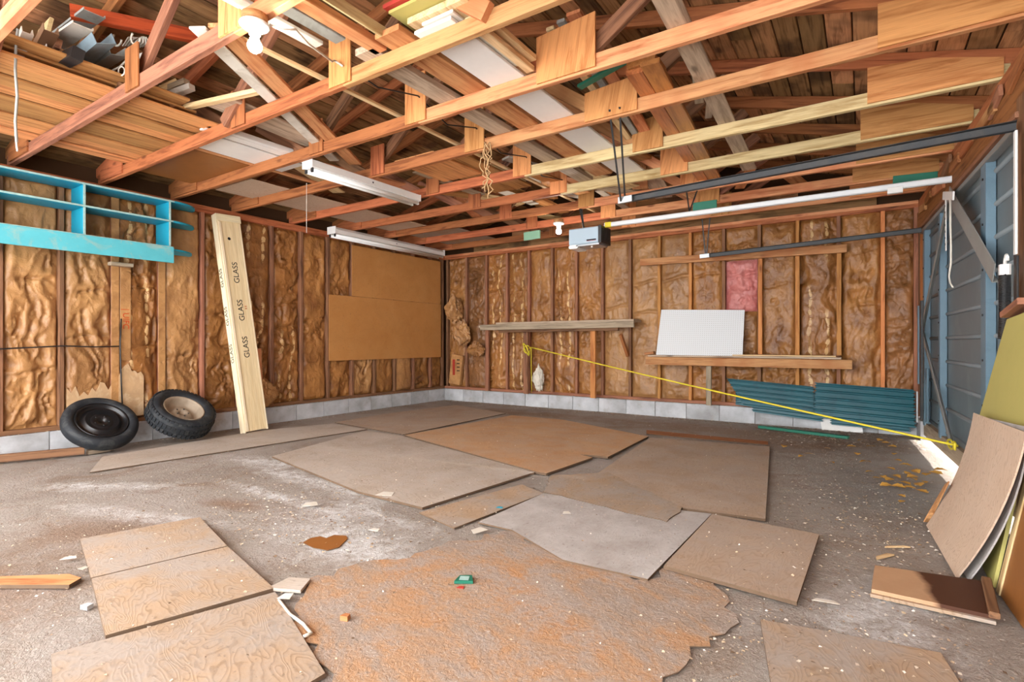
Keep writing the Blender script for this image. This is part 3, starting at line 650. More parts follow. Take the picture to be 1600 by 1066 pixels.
for k, (x, y) in enumerate(PLC):
    i = k % 6; g = random.uniform(-.5, .5); l = random.uniform(.32, .52); w = random.uniform(.08, .2); th = random.choice([.012, .02, .035])
    dv = Vector((math.sin(g), math.cos(g), 0))*l; ex = abs(dv.x)+w/2; ey = abs(dv.y)+w/2
    z = ZS+(.075 if x > -2.4 or x < -2.8 else .045)
    for q in HEAP:
        if abs(q[0]-x) < q[2]+ex and abs(q[1]-y) < q[3]+ey: z = max(z, q[4]+.002)
    HEAP.append((x, y, ex, ey, z+th)); c_ = Vector((x, y, z+th/2))
    tag(board('offcut', COLS[i], c_-dv, c_+dv, w, th), '%s offcut in the far truss heap, %s of its colour from the back wall' % (NM[i], ORD[sum(1 for j, q in enumerate(PLC) if j % 6 == i and q[1] > y)]), 'offcut', 'offcuts heaped on the far trusses')
tag(board('green_trim', M_green, (-1.5*K, 3.05*K, ZS+.06), (-1.15*K, 2.98*K, ZS+.1), .05, .02), 'green painted trim piece above the large gusset', 'trim piece')
for px0, py0, px1, py1, y, mt, lb in ((819, 370, 844, 366, 5.94, M_gren2, 'pale green painted block on the truss beyond the far bulb'), (1083, 326, 1120, 321, 5.338, M_green, 'green painted block on the truss before the far bulb'), (1395, 285, 1473, 277, 5.9, M_green, 'dark green board along the header end of a far truss')):
    a, b_ = ony(px0, py0, y), ony(px1, py1, y)
    tag(board('painted_block', mt, a, b_, .11, .02, (0, -1, 0)), lb, 'board')
# twine
tw = tag(empty('twine_bundle', ony(763, 305, 3.28)), 'tangled bundle of brown twine hanging off a truss', 'twine')
for k in range(5):
    p = ony(757+k*2.5, 222, 3.29); pts = []
    for j in range(14):
        q = ony(756+k*2.2+random.uniform(-4, 4)+3*math.sin(j*.7+k*1.7), 222+j*(5.2+.4*k), 3.28-.012*k); pts.append(q)
    tube('strand', M_twine, pts, .005, tw, 5)
# ------------------------------------------------------------------ gutters, vinyl offcuts and brackets on the cedar planks
def chan(name, label, mat, p0, p1, w, h, up=(0, 0, 1), roll=0):
    """open U-channel"""
    p0, p1 = Vector(p0), Vector(p1); M = frame(p0, p1, up) @ Matrix.Rotation(roll, 4, 'X'); l = (p1-p0).length/2; t = .004
    pr = [(-w/2, h/2), (-w/2, -h/2), (w/2, -h/2), (w/2, h/2), (w/2-t, h/2), (w/2-t, -h/2+t), (-w/2+t, -h/2+t), (-w/2+t, h/2)]
    V = [(-l, a_, b2) for a_, b2 in pr]+[(l, a_, b2) for a_, b2 in pr]
    Fc = [(i, (i+1) % 8, 8+(i+1) % 8, 8+i) for i in range(8)] + [(0, 7, 6, 1), (1, 6, 5, 2), (2, 5, 4, 3), (8, 9, 14, 15), (9, 10, 13, 14), (10, 11, 12, 13)]
    return tag(new(name, V, Fc, mat, M), label, 'gutter piece', 'vinyl pieces stored on the cedar planks')
def hp(px, py, y): return ony(px, py, y)
chan('downspout', 'white downspout end standing out at the end of the pile by the grey cords', M_offw, hp(25, 92, .98), hp(43, 48, .98), .05, .04)
chan('downspout', 'short white rounded gutter end beside the white downspout', M_white, hp(38, 92, 1.06), hp(58, 66, 1.06), .09, .05)
chan('downspout', 'brown vinyl downspout in the middle of the pile', plain('brown_vinyl', '8a6a50', .5, .3, 0, .15), hp(52, 98, 1.1), hp(80, 45, 1.1), .07, .05)
chan('gutter', 'long grey-blue vinyl gutter across the pile', M_blue, hp(98, 115, 1.3), hp(163, 60, 1.3), .11, .06, roll=.4)
chan('gutter', 'rust-streaked grey gutter lying below the grey-blue one', M_gutter, hp(118, 122, 1.42), hp(185, 80, 1.42), .1, .05, roll=.3)
chan('siding_piece', 'pale grey siding piece with a stepped end at the top of the pile', M_gutter, hp(92, 62, 1.28), hp(148, 20, 1.28), .11, .015)
chan('siding_piece', 'cream siding piece behind the grey-blue gutter', M_offw, hp(85, 70, 1.2), hp(130, 40, 1.2), .1, .015)
tag(board('tan_board_end', W_pale, hp(60, 60, 1.12), hp(78, 40, 1.12), .11, .02, (0, -1, .2)), 'short tan board end in the gutter pile', 'board')
tag(board('dark_box', M_black, hp(95, 98, 1.18), hp(122, 84, 1.18), .07, .06, (0, -1, .2)), 'dark box tucked under the grey-blue gutter', 'box')
tag(board('brown_offcut', W_stud, hp(60, 98, 1.15), hp(92, 68, 1.15), .06, .03, (0, -1, .2)), 'dark brown offcut under the gutter pile', 'offcut')
for k in range(8):
    a = hp(196+k*3.4, 72-k*.5, 1.5+.012*k); b_ = hp(205+k*3.8, 58+k*.8, 1.5+.012*k)
    tag(board('vinyl_bracket', M_offw, a, b_, .045, .004, (1, .2, 0)), 'cream vinyl bracket in a row at the end of the gutter pile', 'bracket', 'row of vinyl brackets')
for k, (px, py) in enumerate(((183, 62), (212, 60))):
    pts = [hp(px+7*math.cos(j*.5), py+10*math.sin(j*.5), 1.48) for j in range(9)]
    tag(tube('bent_hook', M_cord, pts, .006), 'bent cream wire hook on the gutter pile', 'hook', 'bent wire hooks')
tag(tube('wire_loop', M_cord, [hp(142, 116, 1.4), hp(165, 116, 1.42), hp(188, 104, 1.45), hp(200, 92, 1.47), hp(218, 82, 1.5)], .006), 'white wire curling under the brackets', 'wire')
tag(board('flat_bracket', M_offw, hp(200, 96, 1.45), hp(232, 82, 1.5), .045, .008, (0, -1, .3)), 'flat cream bracket with a hole beside the wire', 'bracket')
tag(tube('hook_ring', M_cord, [hp(190+5*math.cos(j*.7), 111+7*math.sin(j*.7), 1.42) for j in range(9)], .004, closed=True), 'white wire ring hanging from the gutter pile', 'ring')
tag(tube('dangling_rope', M_gutter, [hp(28, 45, .95), hp(25, 70, .95), hp(24, 110, .95), hp(27, 150, .95), hp(24, 190, .95), hp(26, 222, .95)], .007), 'grey cord dangling below the cedar planks', 'cord')
tag(board('cord_tail', M_offw, hp(24, 210, .949), hp(27, 236, .949), .014, .006, (0, -1, 0)), 'white plastic tail at the end of the grey cord', 'cord end')
tag(board('rust_beam', W_rust, O+ray(110, 18)*3.22, O+ray(330, 62)*3.6, .085, .04, (0, -1, 0)), 'red-stained beam running behind the gutter pile', 'beam')
tag(board('prop_stick', W_pale, ony(168, 132, 1.5), ony(245, 108, 1.66), .03, .03), 'pale prop stick at the edge of the cedar planks', 'stick')
tag(board('prop_stick', W_pale, ony(288, 168, 1.86), ony(415, 140, 1.95), .045, .03), 'pale stick leading from the offcuts to the next truss', 'stick')
for k, (a, b_) in enumerate((((232, 152), (292, 128)), ((240, 158), (300, 136)), ((262, 165), (286, 160)), ((250, 140), (275, 128)))):
    tag(board('short_offcut', [W_grey, M_offw, W_stud, W_pale][k], ony(*a, 1.75), ony(*b_, 1.85), .05, .04), ['grey short offcut on the plank edge', 'white short offcut on the plank edge', 'dark short offcut on the plank edge', 'pale short offcut on the plank edge'][k], 'offcut')
# ------------------------------------------------------------------ left wall things
sh = tag(empty('wall_shelf', (-5.84, 1.6, 1.74)), 'turquoise open wall shelf with rounded ends and a worn front board', 'shelf')
def roundshelf(z0, z1, ye):
    pts = [(-A+.005, .4, z0), (-5.7, .4, z0), (-5.7, ye-.3, z0)] + [(-A+.005+.275*math.cos(a_), ye-.3+.3*math.sin(a_), z0) for a_ in np.linspace(.02, 1.5708, 12)]
    o = prism('shelf_board', M_turq, pts, (0, 0, z1-z0), sh, (0, 1, 0))
    slab('board_edge', M_edge, (-5.7, .4, z0+.001), (-5.694, ye-.3, z1-.001), o, .001)
roundshelf(2.357, 2.375, 2.86); roundshelf(2.16, 2.178, 2.85); roundshelf(1.88, 1.898, 2.83)
for y in (1.14, 1.83, 2.52):
    for z0, z1 in ((2.179, 2.356), (1.899, 2.159)):
        dv_ = slab('divider', M_turq, (-A+.005, y-.009, z0), (-5.702, y+.009, z1), sh)
        slab('board_edge', M_edge, (-5.702, y-.009, z0), (-5.697, y+.009, z1), dv_, .001)
fb = slab('front_board', M_turqw, (-5.694, .4, 1.755), (-5.676, 2.545, 1.91), sh)
slab('board_edge', M_edge, (-5.694, .4, 1.9105), (-5.676, 2.545, 1.916), fb, .001)
for k in range(2): slab('wall_cleat', W_grey, (-A+.002, 1.1+k*1.0, 1.70), (-A+.09, 1.28+k*1.0, 1.733), sh)
# crate for glass
cr = tag(empty('glass_crate', onz(382, 678)), 'tall narrow pine crate stamped GLASS leaning on the left wall', 'crate')
bl = onz(385, 678) + Vector((.0, .0, .0)); bl.z = .009
U = (Vector((-5.87, 3.06, 2.40)) - bl).normalized(); Wd = Vector((-.0, 1, 0)); Wd = (Wd - U*Wd.dot(U)).normalized(); Nn = Wd.cross(U).normalized()
LEN = 2.40; WF = .235; DF = .085
if Nn.x < 0: Nn = -Nn
def cpt(w, d, l): return bl + Wd*w - Nn*d + U*l
fbd = board('front_board', W_fresh, cpt(WF/2, .009, .01), cpt(WF/2, .009, LEN), WF, .018, Nn, cr)
sbd = board('side_board', W_crate, cpt(-.0095, DF/2, .0), cpt(-.0095, DF/2, LEN), DF, .018, Wd, cr)
board('side_board', W_crate, cpt(WF+.0095, DF/2, .0), cpt(WF+.0095, DF/2, LEN), DF, .018, Wd, cr)
board('back_board', W_fresh, cpt(WF/2, DF-.009, .01), cpt(WF/2, DF-.009, LEN), WF, .018, Nn, cr)
board('end_band', W_crate, cpt(-.02, -.006, LEN-.04), cpt(WF+.02, -.006, LEN-.04), .08, .012, Nn, cr)
board('corner_batten', W_crate, cpt(.012, -.005, .02), cpt(.012, -.005, LEN-.085), .03, .01, Nn, cr)
lathe('knot_hole', M_ink, [(0, .0008), (.014, .0008), (.017, 0)], Matrix.Translation(cpt(.1, -.001, LEN-.27)) @ frame((0, 0, 0), U, Nn).to_3x3().to_4x4(), fbd, 16)
def stamp(w, l, face, parent, s, mat=M_ink, word='GLASS'):
    if face == 'f': X_, Z_ = U, Nn; o = cpt(w, -.0012, l)
    else: X_, Z_ = U, -Wd; o = cpt(-.0198, w, l)
    Y_ = Z_.cross(X_); M = Matrix((X_, Y_, Z_)).transposed().to_4x4(); M.translation = o
    text('stamped_word', word, mat, M, s, parent)
for l in (.92, 1.33, 1.75): stamp(.125, l, 'f', fbd, .085); stamp(.043, l-.06, 's', sbd, .075)
stamp(.185, 1.36, 'f', fbd, .03, M_inko, 'B 8')
# hardboard panels on the left wall
tag(slab('hardboard_sheet', P_wall, (-A+.003, 4.6, .725), (-A+.010, 6.86, 1.618)), 'lower tan hardboard panel nailed across the left wall studs', 'panel')
tag(slab('hardboard_sheet', P_wall, (-A+.003, 4.985, 1.622), (-A+.010, 6.85, 2.34)), 'upper tan hardboard panel under the trough light', 'panel')
tag(tube('black_cable', M_black, [(-A+.03, .8, .94), (-A+.03, 1.3, .915), (-A+.03, 1.75, .94), (-A+.03, 2.0, .93), (-A+.03, 2.18, .935)], .006), 'black cable strung across the left wall studs', 'cable')
tag(tube('black_cable', M_black, [(-A+.03, 2.2, 1.2), (-A+.035, 2.19, .93), (-A+.03, 2.2, .6), (-A+.03, 2.21, .35)], .006), 'black cable running down the left wall behind the tires', 'cable')
tag(slab('printed_flange', K_l, (-A+.002, 2.2, .8), (-A+.008, 2.29, 1.72)), 'pale paper flange printed in orange on the left wall', 'paper')
M = Matrix(((0, 0, 1, -A+.0095), (0, 1, 0, 2.245), (0, 0, 1, 1.18), (0, 0, 0, 1)))
X_, Z_ = Vector((0, 0, -1)), Vector((1, 0, 0)); Y_ = Z_.cross(X_); M = Matrix((X_, Y_, Z_)).transposed().to_4x4(); M.translation = (-A+.0095, 2.245, 1.2)
text('printed_word', '| UIFC', M_inko, M, .075, bpy.data.objects['printed_flange'])
# tires
def wheel(y, R, hw, lean, yaw, label, kind, Ri):
    n = Vector((math.sin(lean)*math.cos(yaw), math.sin(lean)*math.sin(yaw), math.cos(lean)))
    cz = R*math.sin(lean)+hw*math.cos(lean)+.008; cx = -A+.045+R*math.cos(lean)*math.cos(yaw)+hw*math.sin(lean)
    c_ = Vector((cx, y, cz)); Mx = frame(c_-Vector((0, 1, 0)).cross(n), c_+Vector((0, 1, 0)).cross(n), n)
    t = tag(empty('car_wheel', (cx+R*math.cos(lean), y, .0)), label, 'wheel')
    s = hw
    ti = lathe('tire', M_rubber, [(Ri, s*.55), (Ri+.012, s*.8), (Ri+(R-Ri)*.35, s), (Ri+(R-Ri)*.7, s*.97), (R-.02, s*.82), (R-.004, s*.6), (R, s*.3), (R, -s*.3), (R-.004, -s*.6), (R-.02, -s*.82), (Ri+(R-Ri)*.5, -s), (Ri+.012, -s*.8), (Ri, -s*.5)], Mx, t, 64)
    if kind == 'tread':
        for k in range(48):
            g = 2*math.pi*k/48
            for zz_, w_ in ((s*.72, .03), (s*.1, .045), (-s*.5, .04)):
                V, Fc = boxgeo(.026, w_, .014, .003)
                B = Mx @ Matrix.Rotation(g+.03*(zz_ > 0), 4, 'Z') @ Matrix.Translation((R+.001 - (.012 if zz_ > s*.5 else 0), 0, zz_)) @ Matrix.Rotation(math.pi/2, 4, 'Y') @ Matrix.Rotation(math.pi/2, 4, 'Z')
                new('tread_block', V, Fc, M_rubber, B, ti)
        lathe('rim', M_rimd, [(Ri+.004, s*.62), (Ri+.006, s*.75), (Ri-.006, s*.78), (Ri-.014, s*.6), (Ri-.02, s*.1), (Ri-.035, -s*.1), (Ri*.62, -s*.2), (Ri*.5, s*.05), (Ri*.4, s*.22), (Ri*.3, s*.2), (.032, s*.18), (.03, -s*.1), (0, -s*.1)], Mx, t, 48)
    else:
        lathe('rim', M_rimb, [(Ri+.004, s*.6), (Ri+.006, s*.8), (Ri-.008, s*.82), (Ri-.014, s*.5), (Ri-.03, s*.25), (Ri-.05, s*.3), (Ri*.66, s*.75), (Ri*.62, s*.8), (Ri*.45, s*.45), (Ri*.42, s*.55), (.034, s*.62), (.03, s*.2), (0, s*.2)], Mx, t, 48)
    for k in range(5):
        g = 2*math.pi*k/5; lathe('lug_hole', M_black, [(0, .004), (.008, .004), (.008, 0)], Mx @ Matrix.Translation((.055*math.cos(g), .055*math.sin(g), (s*.6 if kind != 'tread' else s*.2))), t, 10)
wheel(1.945, .285, .062, math.radians(43), .05, 'thin black spare wheel with a black steel rim leaning on the left wall', 'smooth', .195)
wheel(2.60, .295, .1, math.radians(36), .2, 'chunky treaded tire on a rusty pale rim beside the pine crate', 'tread', .18)
tag(board('floor_timber', W_stud, onz(-60, 722, .045), onz(132, 704, .045), .05, .06), 'reddish timber lying on the floor before the spare wheel', 'timber')
tag(board('floor_block', W_grey, onz(137, 707, .02), onz(170, 702, .02), .06, .035), 'short grey block between timber and spare wheel', 'block')
for k, (px, py, mt) in enumerate(((396, 585, K_l), (407, 560, W_or), (413, 612, K_l))):
    pass
# ------------------------------------------------------------------ back wall ledges and what stands on them
g1 = tag(empty('wall_ledge', (-3.8, D-.15, 1.15)), 'weathered plank ledge on brackets at the left of the back wall', 'ledge')
z1 = 1.175
board('plank', W_grey, (-5.05, D-.14, z1+.045), (-3.5, D-.14, z1+.05), .26, .035, (0, 0, 1), g1); board('plank', W_grey, (-4.7, D-.16, z1+.085), (-2.5, D-.16, z1+.085), .28, .036, (0, 0, 1), g1)
board('front_rail', W_grey, (-5.0, D-.285, z1+.03), (-2.5, D-.285, z1+.038), .085, .038, (0, -1, 0), g1)
board('under_rail', W_stud, (-4.7, D-.2, z1-.03), (-2.75, D-.2, z1-.022), .04, .038, (0, -1, 0), g1)
for px in (822, 927):
    a = ony(px, 545, D-.17); board('post', W_stud if px < 900 else W_studo, (a.x, D-.17, .2), (a.x, D-.17, z1-.01), .075, .038, (0, -1, 0), g1)
for px in (762,): a = ony(px, 545, D-.06); board('post', W_stud, (a.x, D-.06, .2), (a.x, D-.06, z1), .06, .04, (0, -1, 0), g1)
a = ony(970, 523, D-.22); b_ = ony(981, 556, D-.03); board('bracket', W_dk, a, b_, .05, .038, (1, 0, 0), g1)
g2 = tag(empty('wall_ledge', (-1.2, D-.2, .65)), 'orange timber ledge on the back wall carrying the pegboard', 'ledge')
board('front_rail', W_or, (-2.36, D-.23, .735), (-.1, D-.23, .735), .1, .038, (0, -1, 0), g2)
board('plank', W_grey, (-2.33, D-.13, .80), (-.2, D-.13, .80), .24, .02, (0, 0, 1), g2); board('plank', W_pale, (-1.3, D-.16, .82), (-.25, D-.16, .82), .18, .014, (0, 0, 1), g2)
a = ony(1107, 590, D-.2); board('post', W_grey, (a.x, D-.18, .2), (a.x, D-.18, .69), .06, .038, (0, -1, 0), g2)
g3 = tag(empty('wall_ledge', (-1.3, D-.1, 1.98)), 'upper orange ledge board under the far door track', 'ledge')
board('front_rail', W_or, (-2.48, D-.1, 2.04), (-.15, D-.1, 2.0), .09, .038, (0, -1, 0), g3); board('plank', W_grey, (-1.7, D-.045, 2.055), (-.16, D-.045, 2.03), .09, .02, (0, 0, 1), g3)
for px in (1311, 1246, 1188):
    a = ony(px, 480, D-.06); board('upright', W_studo, (a.x, D-.052, .83), (a.x, D-.052, 1.97), .045, .036, (0, -1, 0), g3)
bl_, br_, tr_, tl_ = ony(1025, 548, D-.2), ony(1160, 553, D-.2), ony(1163.5, 484.5, D-.05), ony(1033.5, 484, D-.05)
for q in (bl_, br_): q.z = .811
nv = (br_-bl_).cross(tl_-bl_).normalized(); nv = nv if nv.y > 0 else -nv
tag(prism('pegboard', M_peg, [bl_, br_, tr_, tl_], nv*.006, None, (1, 0, 0)), 'white perforated pegboard leaning on the orange ledge', 'pegboard')
tag(board('ledge_block', W_or, ony(1008, 553, D-.06), ony(1022, 551, D-.06), .05, .03), 'short orange block behind the end of the orange ledge', 'block')
# corrugated teal sheets
def corr(label, x0, x1, z0, z1, y0, y1, tilt, cut=0):
    n, k = 40, 8; V = []
    for j in range(n+1):
        f = j/n; w = .012*(1 if (f*5.5) % 1 < .28 else -0) ; yy = y0+(y1-y0)*f
        for i in range(k+1):
            g = i/k; xa = x0 + (cut*(1-f) if g == 0 else 0) + (x1-x0)*g + .012*math.sin(j*1.7)*(g in (0, 1))
            V.append((xa, yy-w, z0+(z1-z0)*f+tilt*(g-.5)))
    m_ = len(V); V += [(a_, b2+.0012, c2) for a_, b2, c2 in V]
    Fc = [(j*(k+1)+i, j*(k+1)+i+1, (j+1)*(k+1)+i+1, (j+1)*(k+1)+i) for j in range(n) for i in range(k)]
    Fc += [tuple(q+m_ for q in reversed(f)) for f in Fc]
    o = Vector(V[0]); ob = new('siding_sheet', [Vector(v)-o for v in V], Fc, M_teal, Matrix.Translation(o))
    return tag(ob, label, 'metal sheet', 'teal siding sheets')
corr('teal ribbed steel sheet under the orange ledge, its lower corner cut away', -1.4, -.47, .2, .5, D-.14, D-.05, -.06, .2)
corr('teal ribbed steel sheet slipped behind the cut one', -1.1, -.38, .12, .42, D-.115, D-.03, -.06)
corr('teal ribbed steel sheet nearest the door, full height', -.45, .44, .12, .5, D-.17, D-.06, -.04)
corr('teal ribbed steel sheet peeking low behind the full one', -.3, .40, .06, .3, D-.145, D-.075, -.02)
tag(board('trim_strip', M_green, onz(1186, 667, .015), onz(1326, 684, .015), .05, .03), 'dark green metal trim lying on the floor along the back wall', 'trim strip')
a, b_ = ony(1280, 650, D-.06), ony(1345, 656, D-.06)
tag(prism('white_offcut', M_white, [(a.x, D-.055, .18), (b_.x, D-.055, .19), (b_.x+.02, D-.12, .0), (a.x+.03, D-.12, .0)], (0, -.006, 0)), 'white panel offcut leaning on the blocks behind the green trim', 'panel offcut')
# rope
rp = tag(empty('yellow_rope', (-4.2, D-.2, .9)), 'yellow rope stretched from the ledge post to the door brace', 'rope')
a = ony(826, 542, D-.2); b_ = onr(1497, 697, .09)
pts = [a.lerp(b_, i/24) + Vector((0, 0, -.015*math.sin(math.pi*i/24))) for i in range(25)]
tube('line', M_rope, pts, .008, rp)
for k in range(3): tube('knot_loop', M_rope, [a+Vector((.055*math.cos(j*.6+k)-.03, -.012*k, -.04+.06*math.sin(j*.6)*(1+.3*k))) for j in range(11)], .007, rp)
tube('tail', M_rope, [a+Vector((.02, -.01, 0)), a+Vector((.05, -.01, -.03)), a+Vector((.045, 0, -.3)), a+Vector((.05, 0, -.68))], .006, rp)
tube('end_loop', M_rope, [b_+WN*(.02)+WE*(-.12-.1*math.cos(j*.63))+Vector((0, 0, .03*math.sin(j*.63)-.01)) for j in range(10)], .007, rp, closed=True)
tube('end_knot', M_rope, [b_+WN*.02+WE*(.03*math.cos(j*1.1))+Vector((0, 0, .025*math.sin(j*1.4))) for j in range(14)], .008, rp)
# fallen paper and insulation in the back left corner
def lump(name, c_, r, sc, seed, mat, label, cat='insulation'):
    u_ = np.linspace(0, math.pi, 25); w_ = np.linspace(0, 2*math.pi, 37)[:-1]; UU, WW = np.meshgrid(u_, w_, indexing='ij')
    h_ = 1+.55*crumple(UU*.25+seed, np.abs(WW-math.pi)*.22, seed)
    P = np.stack([np.sin(UU)*np.cos(WW)*sc[0]*h_, np.sin(UU)*np.sin(WW)*sc[1]*h_, np.cos(UU)*sc[2]*h_], -1).reshape(-1, 3)*r
    n_ = 36; Fc = [(i*n_+j, i*n_+(j+1) % n_, (i+1)*n_+(j+1) % n_, (i+1)*n_+j) for i in range(24) for j in range(n_)]
    return tag(new(name, P.tolist(), Fc, mat, Matrix.Translation(Vector(c_)), None, False), label, cat)
lump('insulation_wad', ony(722, 522, D-.16), .13, (.9, .6, 1.1), 5, K_l, 'crumpled kraft wad hanging lower in the back left corner')
lump('insulation_wad', ony(711, 484, D-.13), .15, (.85, .5, 1.0), 9, K_l, 'crumpled kraft wad hanging over the other one in the back left corner')
lump('insulation_wad', ony(744, 546, D-.14), .10, (1.2, .6, .8), 12, K_a, 'small crumpled kraft wad bottommost in the back left corner')
pc = tag(board('paper_bag', K_l, ony(711, 600, D-.05), ony(716, 555, D-.05), .24, .06, (0, -1, 0)), 'kraft insulation bag with a red label standing in the corner', 'bag')
q = ony(709, 574, D-.085); board('red_label', M_inkr, q-Vector((0, 0, .13)), q+Vector((0, 0, .13)), .05, .002, (0, -1, 0), pc)
q = ony(716, 572, D-.085)
for k in range(4): board('print_mark', M_ink, q+Vector((-.03, 0, .1-.06*k)), q+Vector((.03, 0, .1-.06*k)), .014, .002, (0, -1, 0), pc, .0005)
lump('insulation_wad', onx(413, 612, -A+.06), .12, (.4, 1.0, .9), 21, K_l, 'crumpled kraft wad low on the left wall right of the pine crate')
tag(board('torn_cardboard', W_or, onx(402, 598, -A+.03), onx(400, 545, -A+.03), .13, .01, (1, 0, 0)), 'torn orange cardboard behind the pine crate', 'cardboard')
# ------------------------------------------------------------------ sheets on the floor
SHEETS = []
def sheet(label, pxs, z, t, mat, name='plywood_sheet', cat='plywood sheet', ragged=0, seed=0, grain=None):
    pts = [onz(px, py, z+t) for px, py in pxs]
    for q in pts: q.z = z
    if ragged:
        out = []; r_ = np.random.RandomState(seed)
        for i, q in enumerate(pts):
            w_ = pts[(i+1) % len(pts)]; n_ = max(1, int((w_-q).length/.045)); nn = (w_-q).cross(Vector((0, 0, 1))).normalized()
            for j in range(n_): out.append(q.lerp(w_, j/n_) + nn*r_.normal(0, ragged)*(j > 0))
        pts = out
    SHEETS.append(([(q.x, q.y) for q in pts], z+t))
    o = prism(name, mat, pts, (0, 0, t), None, grain); o.data.materials.append(M_plyshade)
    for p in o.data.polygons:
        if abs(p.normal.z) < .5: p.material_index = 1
    return tag(o, label, cat, 'sheets laid on the floor')
sheet('long grey plywood sheet along the left wall blocks', [(140, 738), (573, 671), (521, 662), (405, 673), (160, 714)], .0, .007, P_grey)
sheet('grey plywood sheet in the back left corner', [(523, 660), (573, 669), (631, 679), (790, 646), (712, 633), (600, 647)], .0, .007, P_brn)
sheet('large grey plywood sheet in the middle of the room', [(425, 713), (572, 673), (627, 681), (835, 738), (660, 793), (560, 768)], .0, .014, P_grey)
sheet('worn orange plywood sheet with a broken front corner', [(632, 680), (838, 737), (853, 740), (926, 715), (905, 710), (950, 714), (1013, 682), (880, 656), (800, 649), (720, 664)], .003, .016, P_or)
sheet('narrow tan plywood strip beside the large grey sheet', [(655, 801), (710, 825), (849, 771), (815, 757)], .0, .008, P_tan)
sheet('brown-grey plywood sheet before the back wall ledge', [(1016, 684), (1203, 698), (1196, 811), (1067, 794), (930, 742)], .0, .014, P_brn)
sheet('cold grey plywood sheet with a chipped front edge', [(849, 771), (747, 816), (800, 828), (880, 875), (1012, 905), (1112, 803), (1060, 797)], .0042, .008, P_blue)
sheet('thin tan hardboard sheet curling over the cold grey one', [(848, 768), (1042, 815), (1058, 803), (1066, 792), (1000, 762), (950, 738), (862, 743)], .0145, .004, P_tan, ragged=.006, seed=3)
sheet('square grey plywood sheet with a worn stamped edge', [(1113, 803), (1280, 835), (1245, 941), (1037, 884)], .0125, .014, P_brn)
sheet('tan swirl-grained plywood piece topmost of three by the floor strip', [(125, 842), (312, 808), (355, 853), (142, 903)], .0, .012, P_tan)
sheet('tan swirl-grained plywood piece between two others', [(143, 904), (356, 854), (428, 919), (165, 993)], .0, .016, P_tan)
sheet('large tan plywood piece with a drilled hole by its edge', [(80, 1022), (168, 998), (430, 925), (508, 1052), (380, 1130), (85, 1130)], .0, .013, P_tan)
sheet('plywood sheet with bold grain opposite the stained tray', [(1188, 968), (1300, 988), (1470, 1020), (1540, 1130), (1215, 1130)], .0, .012, P_tan)
sheet('ragged worn fibreboard layer with orange and grey wear', [(480, 905), (560, 880), (640, 872), (690, 852), (800, 829), (880, 876), (1012, 906), (1040, 886), (1120, 906), (1150, 960), (1110, 1010), (1060, 1050), (980, 1120), (470, 1120), (522, 1053), (456, 975)], .0, .0035, M_fib, 'fibreboard_layer', 'fibreboard', .02, 5)
sheet('flat reddish plank on the floor along the back wall', [(1010, 672), (1200, 690), (1200, 695), (1010, 678)], .0, .006, W_dk, 'floor_plank', 'plank')
sheet('orange chamfered board end on the floor by the plywood pieces', [(-60, 903), (108, 897), (127, 903), (108, 914), (-60, 914)], .0, .015, W_or, 'floor_board', 'board')
sheet('heart-shaped rusty brown leather scrap on the dusty floor', [(473, 848), (485, 841), (500, 838), (510, 841), (522, 836), (541, 837), (543, 842), (530, 855), (512, 860), (490, 856)], .0, .003, M_brown, 'rust_scrap', 'scrap')
# stained tray near the panels
ty = tag(empty('stained_tray', onz(1460, 925)), 'small plywood tray with a dark wet stain and a batten end', 'tray')
q = [onz(1367, 883, .03), onz(1538, 908, .03), onz(1555, 962, .03), onz(1362, 920, .03)]
for k in q: k.z = .003
m = N('stained_plywood'); v = m.coords(rnd=0); sx = m.n('ShaderNodeSeparateXYZ'); m.l(m.obj, sx.inputs[0])
kk = m.ramp(m.math('ADD', m.math('MULTIPLY', sx.outputs[0], 3), m.math('MULTIPLY', m.noise(v, 5, 4), .35)), [(.1, (0, 0, 0)), (.2, (1, 1, 1))])
c = m.mix(kk, m.mix(m.noise(v, 9, 4), lin('a98463'), lin('c4a07e')), lin('4a2a1a'))
prism('base', m.done(c, .5, spec=.4), q, (0, 0, .026), ty, q[1]-q[0])
prism('ply_edge', P_tan, [(k-q[0])*1.012+q[0]-Vector((.004, .012, 0)) for k in q], (0, 0, .012), ty)
board('end_batten', W_stud, onz(1541, 906, .04), onz(1554, 962, .04), .03, .022, (0, 0, 1), ty)
# ------------------------------------------------------------------ panels leaning by the door
def lean(label, pts, t, mat, name, cat, bow=0, grain=None):
    """quad (bottom far, bottom near, top near, top far) with thickness, bowed towards the room"""
    bf, bn, tn, tf = [Vector(p) for p in pts]; nrm = (bn-bf).cross(tf-bf).normalized(); nrm = nrm if nrm.x < 0 else -nrm
    n = 10; V = []
    for j in range(n+1):
        f = j/n; o = nrm*(bow*4*f*(1-f)); a_, b2 = bf.lerp(tf, f)+o, bn.lerp(tn, f)+o
        V += [a_, b2]
    m_ = len(V); V += [p-nrm*t for p in V]; Fc = []
    for j in range(n):
        a_ = 2*j; Fc += [(a_, a_+1, a_+3, a_+2), (m_+a_+2, m_+a_+3, m_+a_+1, m_+a_), (a_, a_+2, m_+a_+2, m_+a_), (a_+1, m_+a_+1, m_+a_+3, a_+3)]
    Fc += [(0, m_, m_+1, 1), (2*n, 2*n+1, m_+2*n+1, m_+2*n)]
    M = frame(bf, tf, nrm); M.translation = bf; Mi = M.inverted()
    o = new(name, [Mi @ v for v in V], Fc, mat, M)
    import bmesh
    bm = bmesh.new(); bm.from_mesh(o.data); bmesh.ops.recalc_face_normals(bm, faces=bm.faces); bm.to_mesh(o.data); bm.free()
    return tag(o, label, cat, 'panels leaning beside the door')
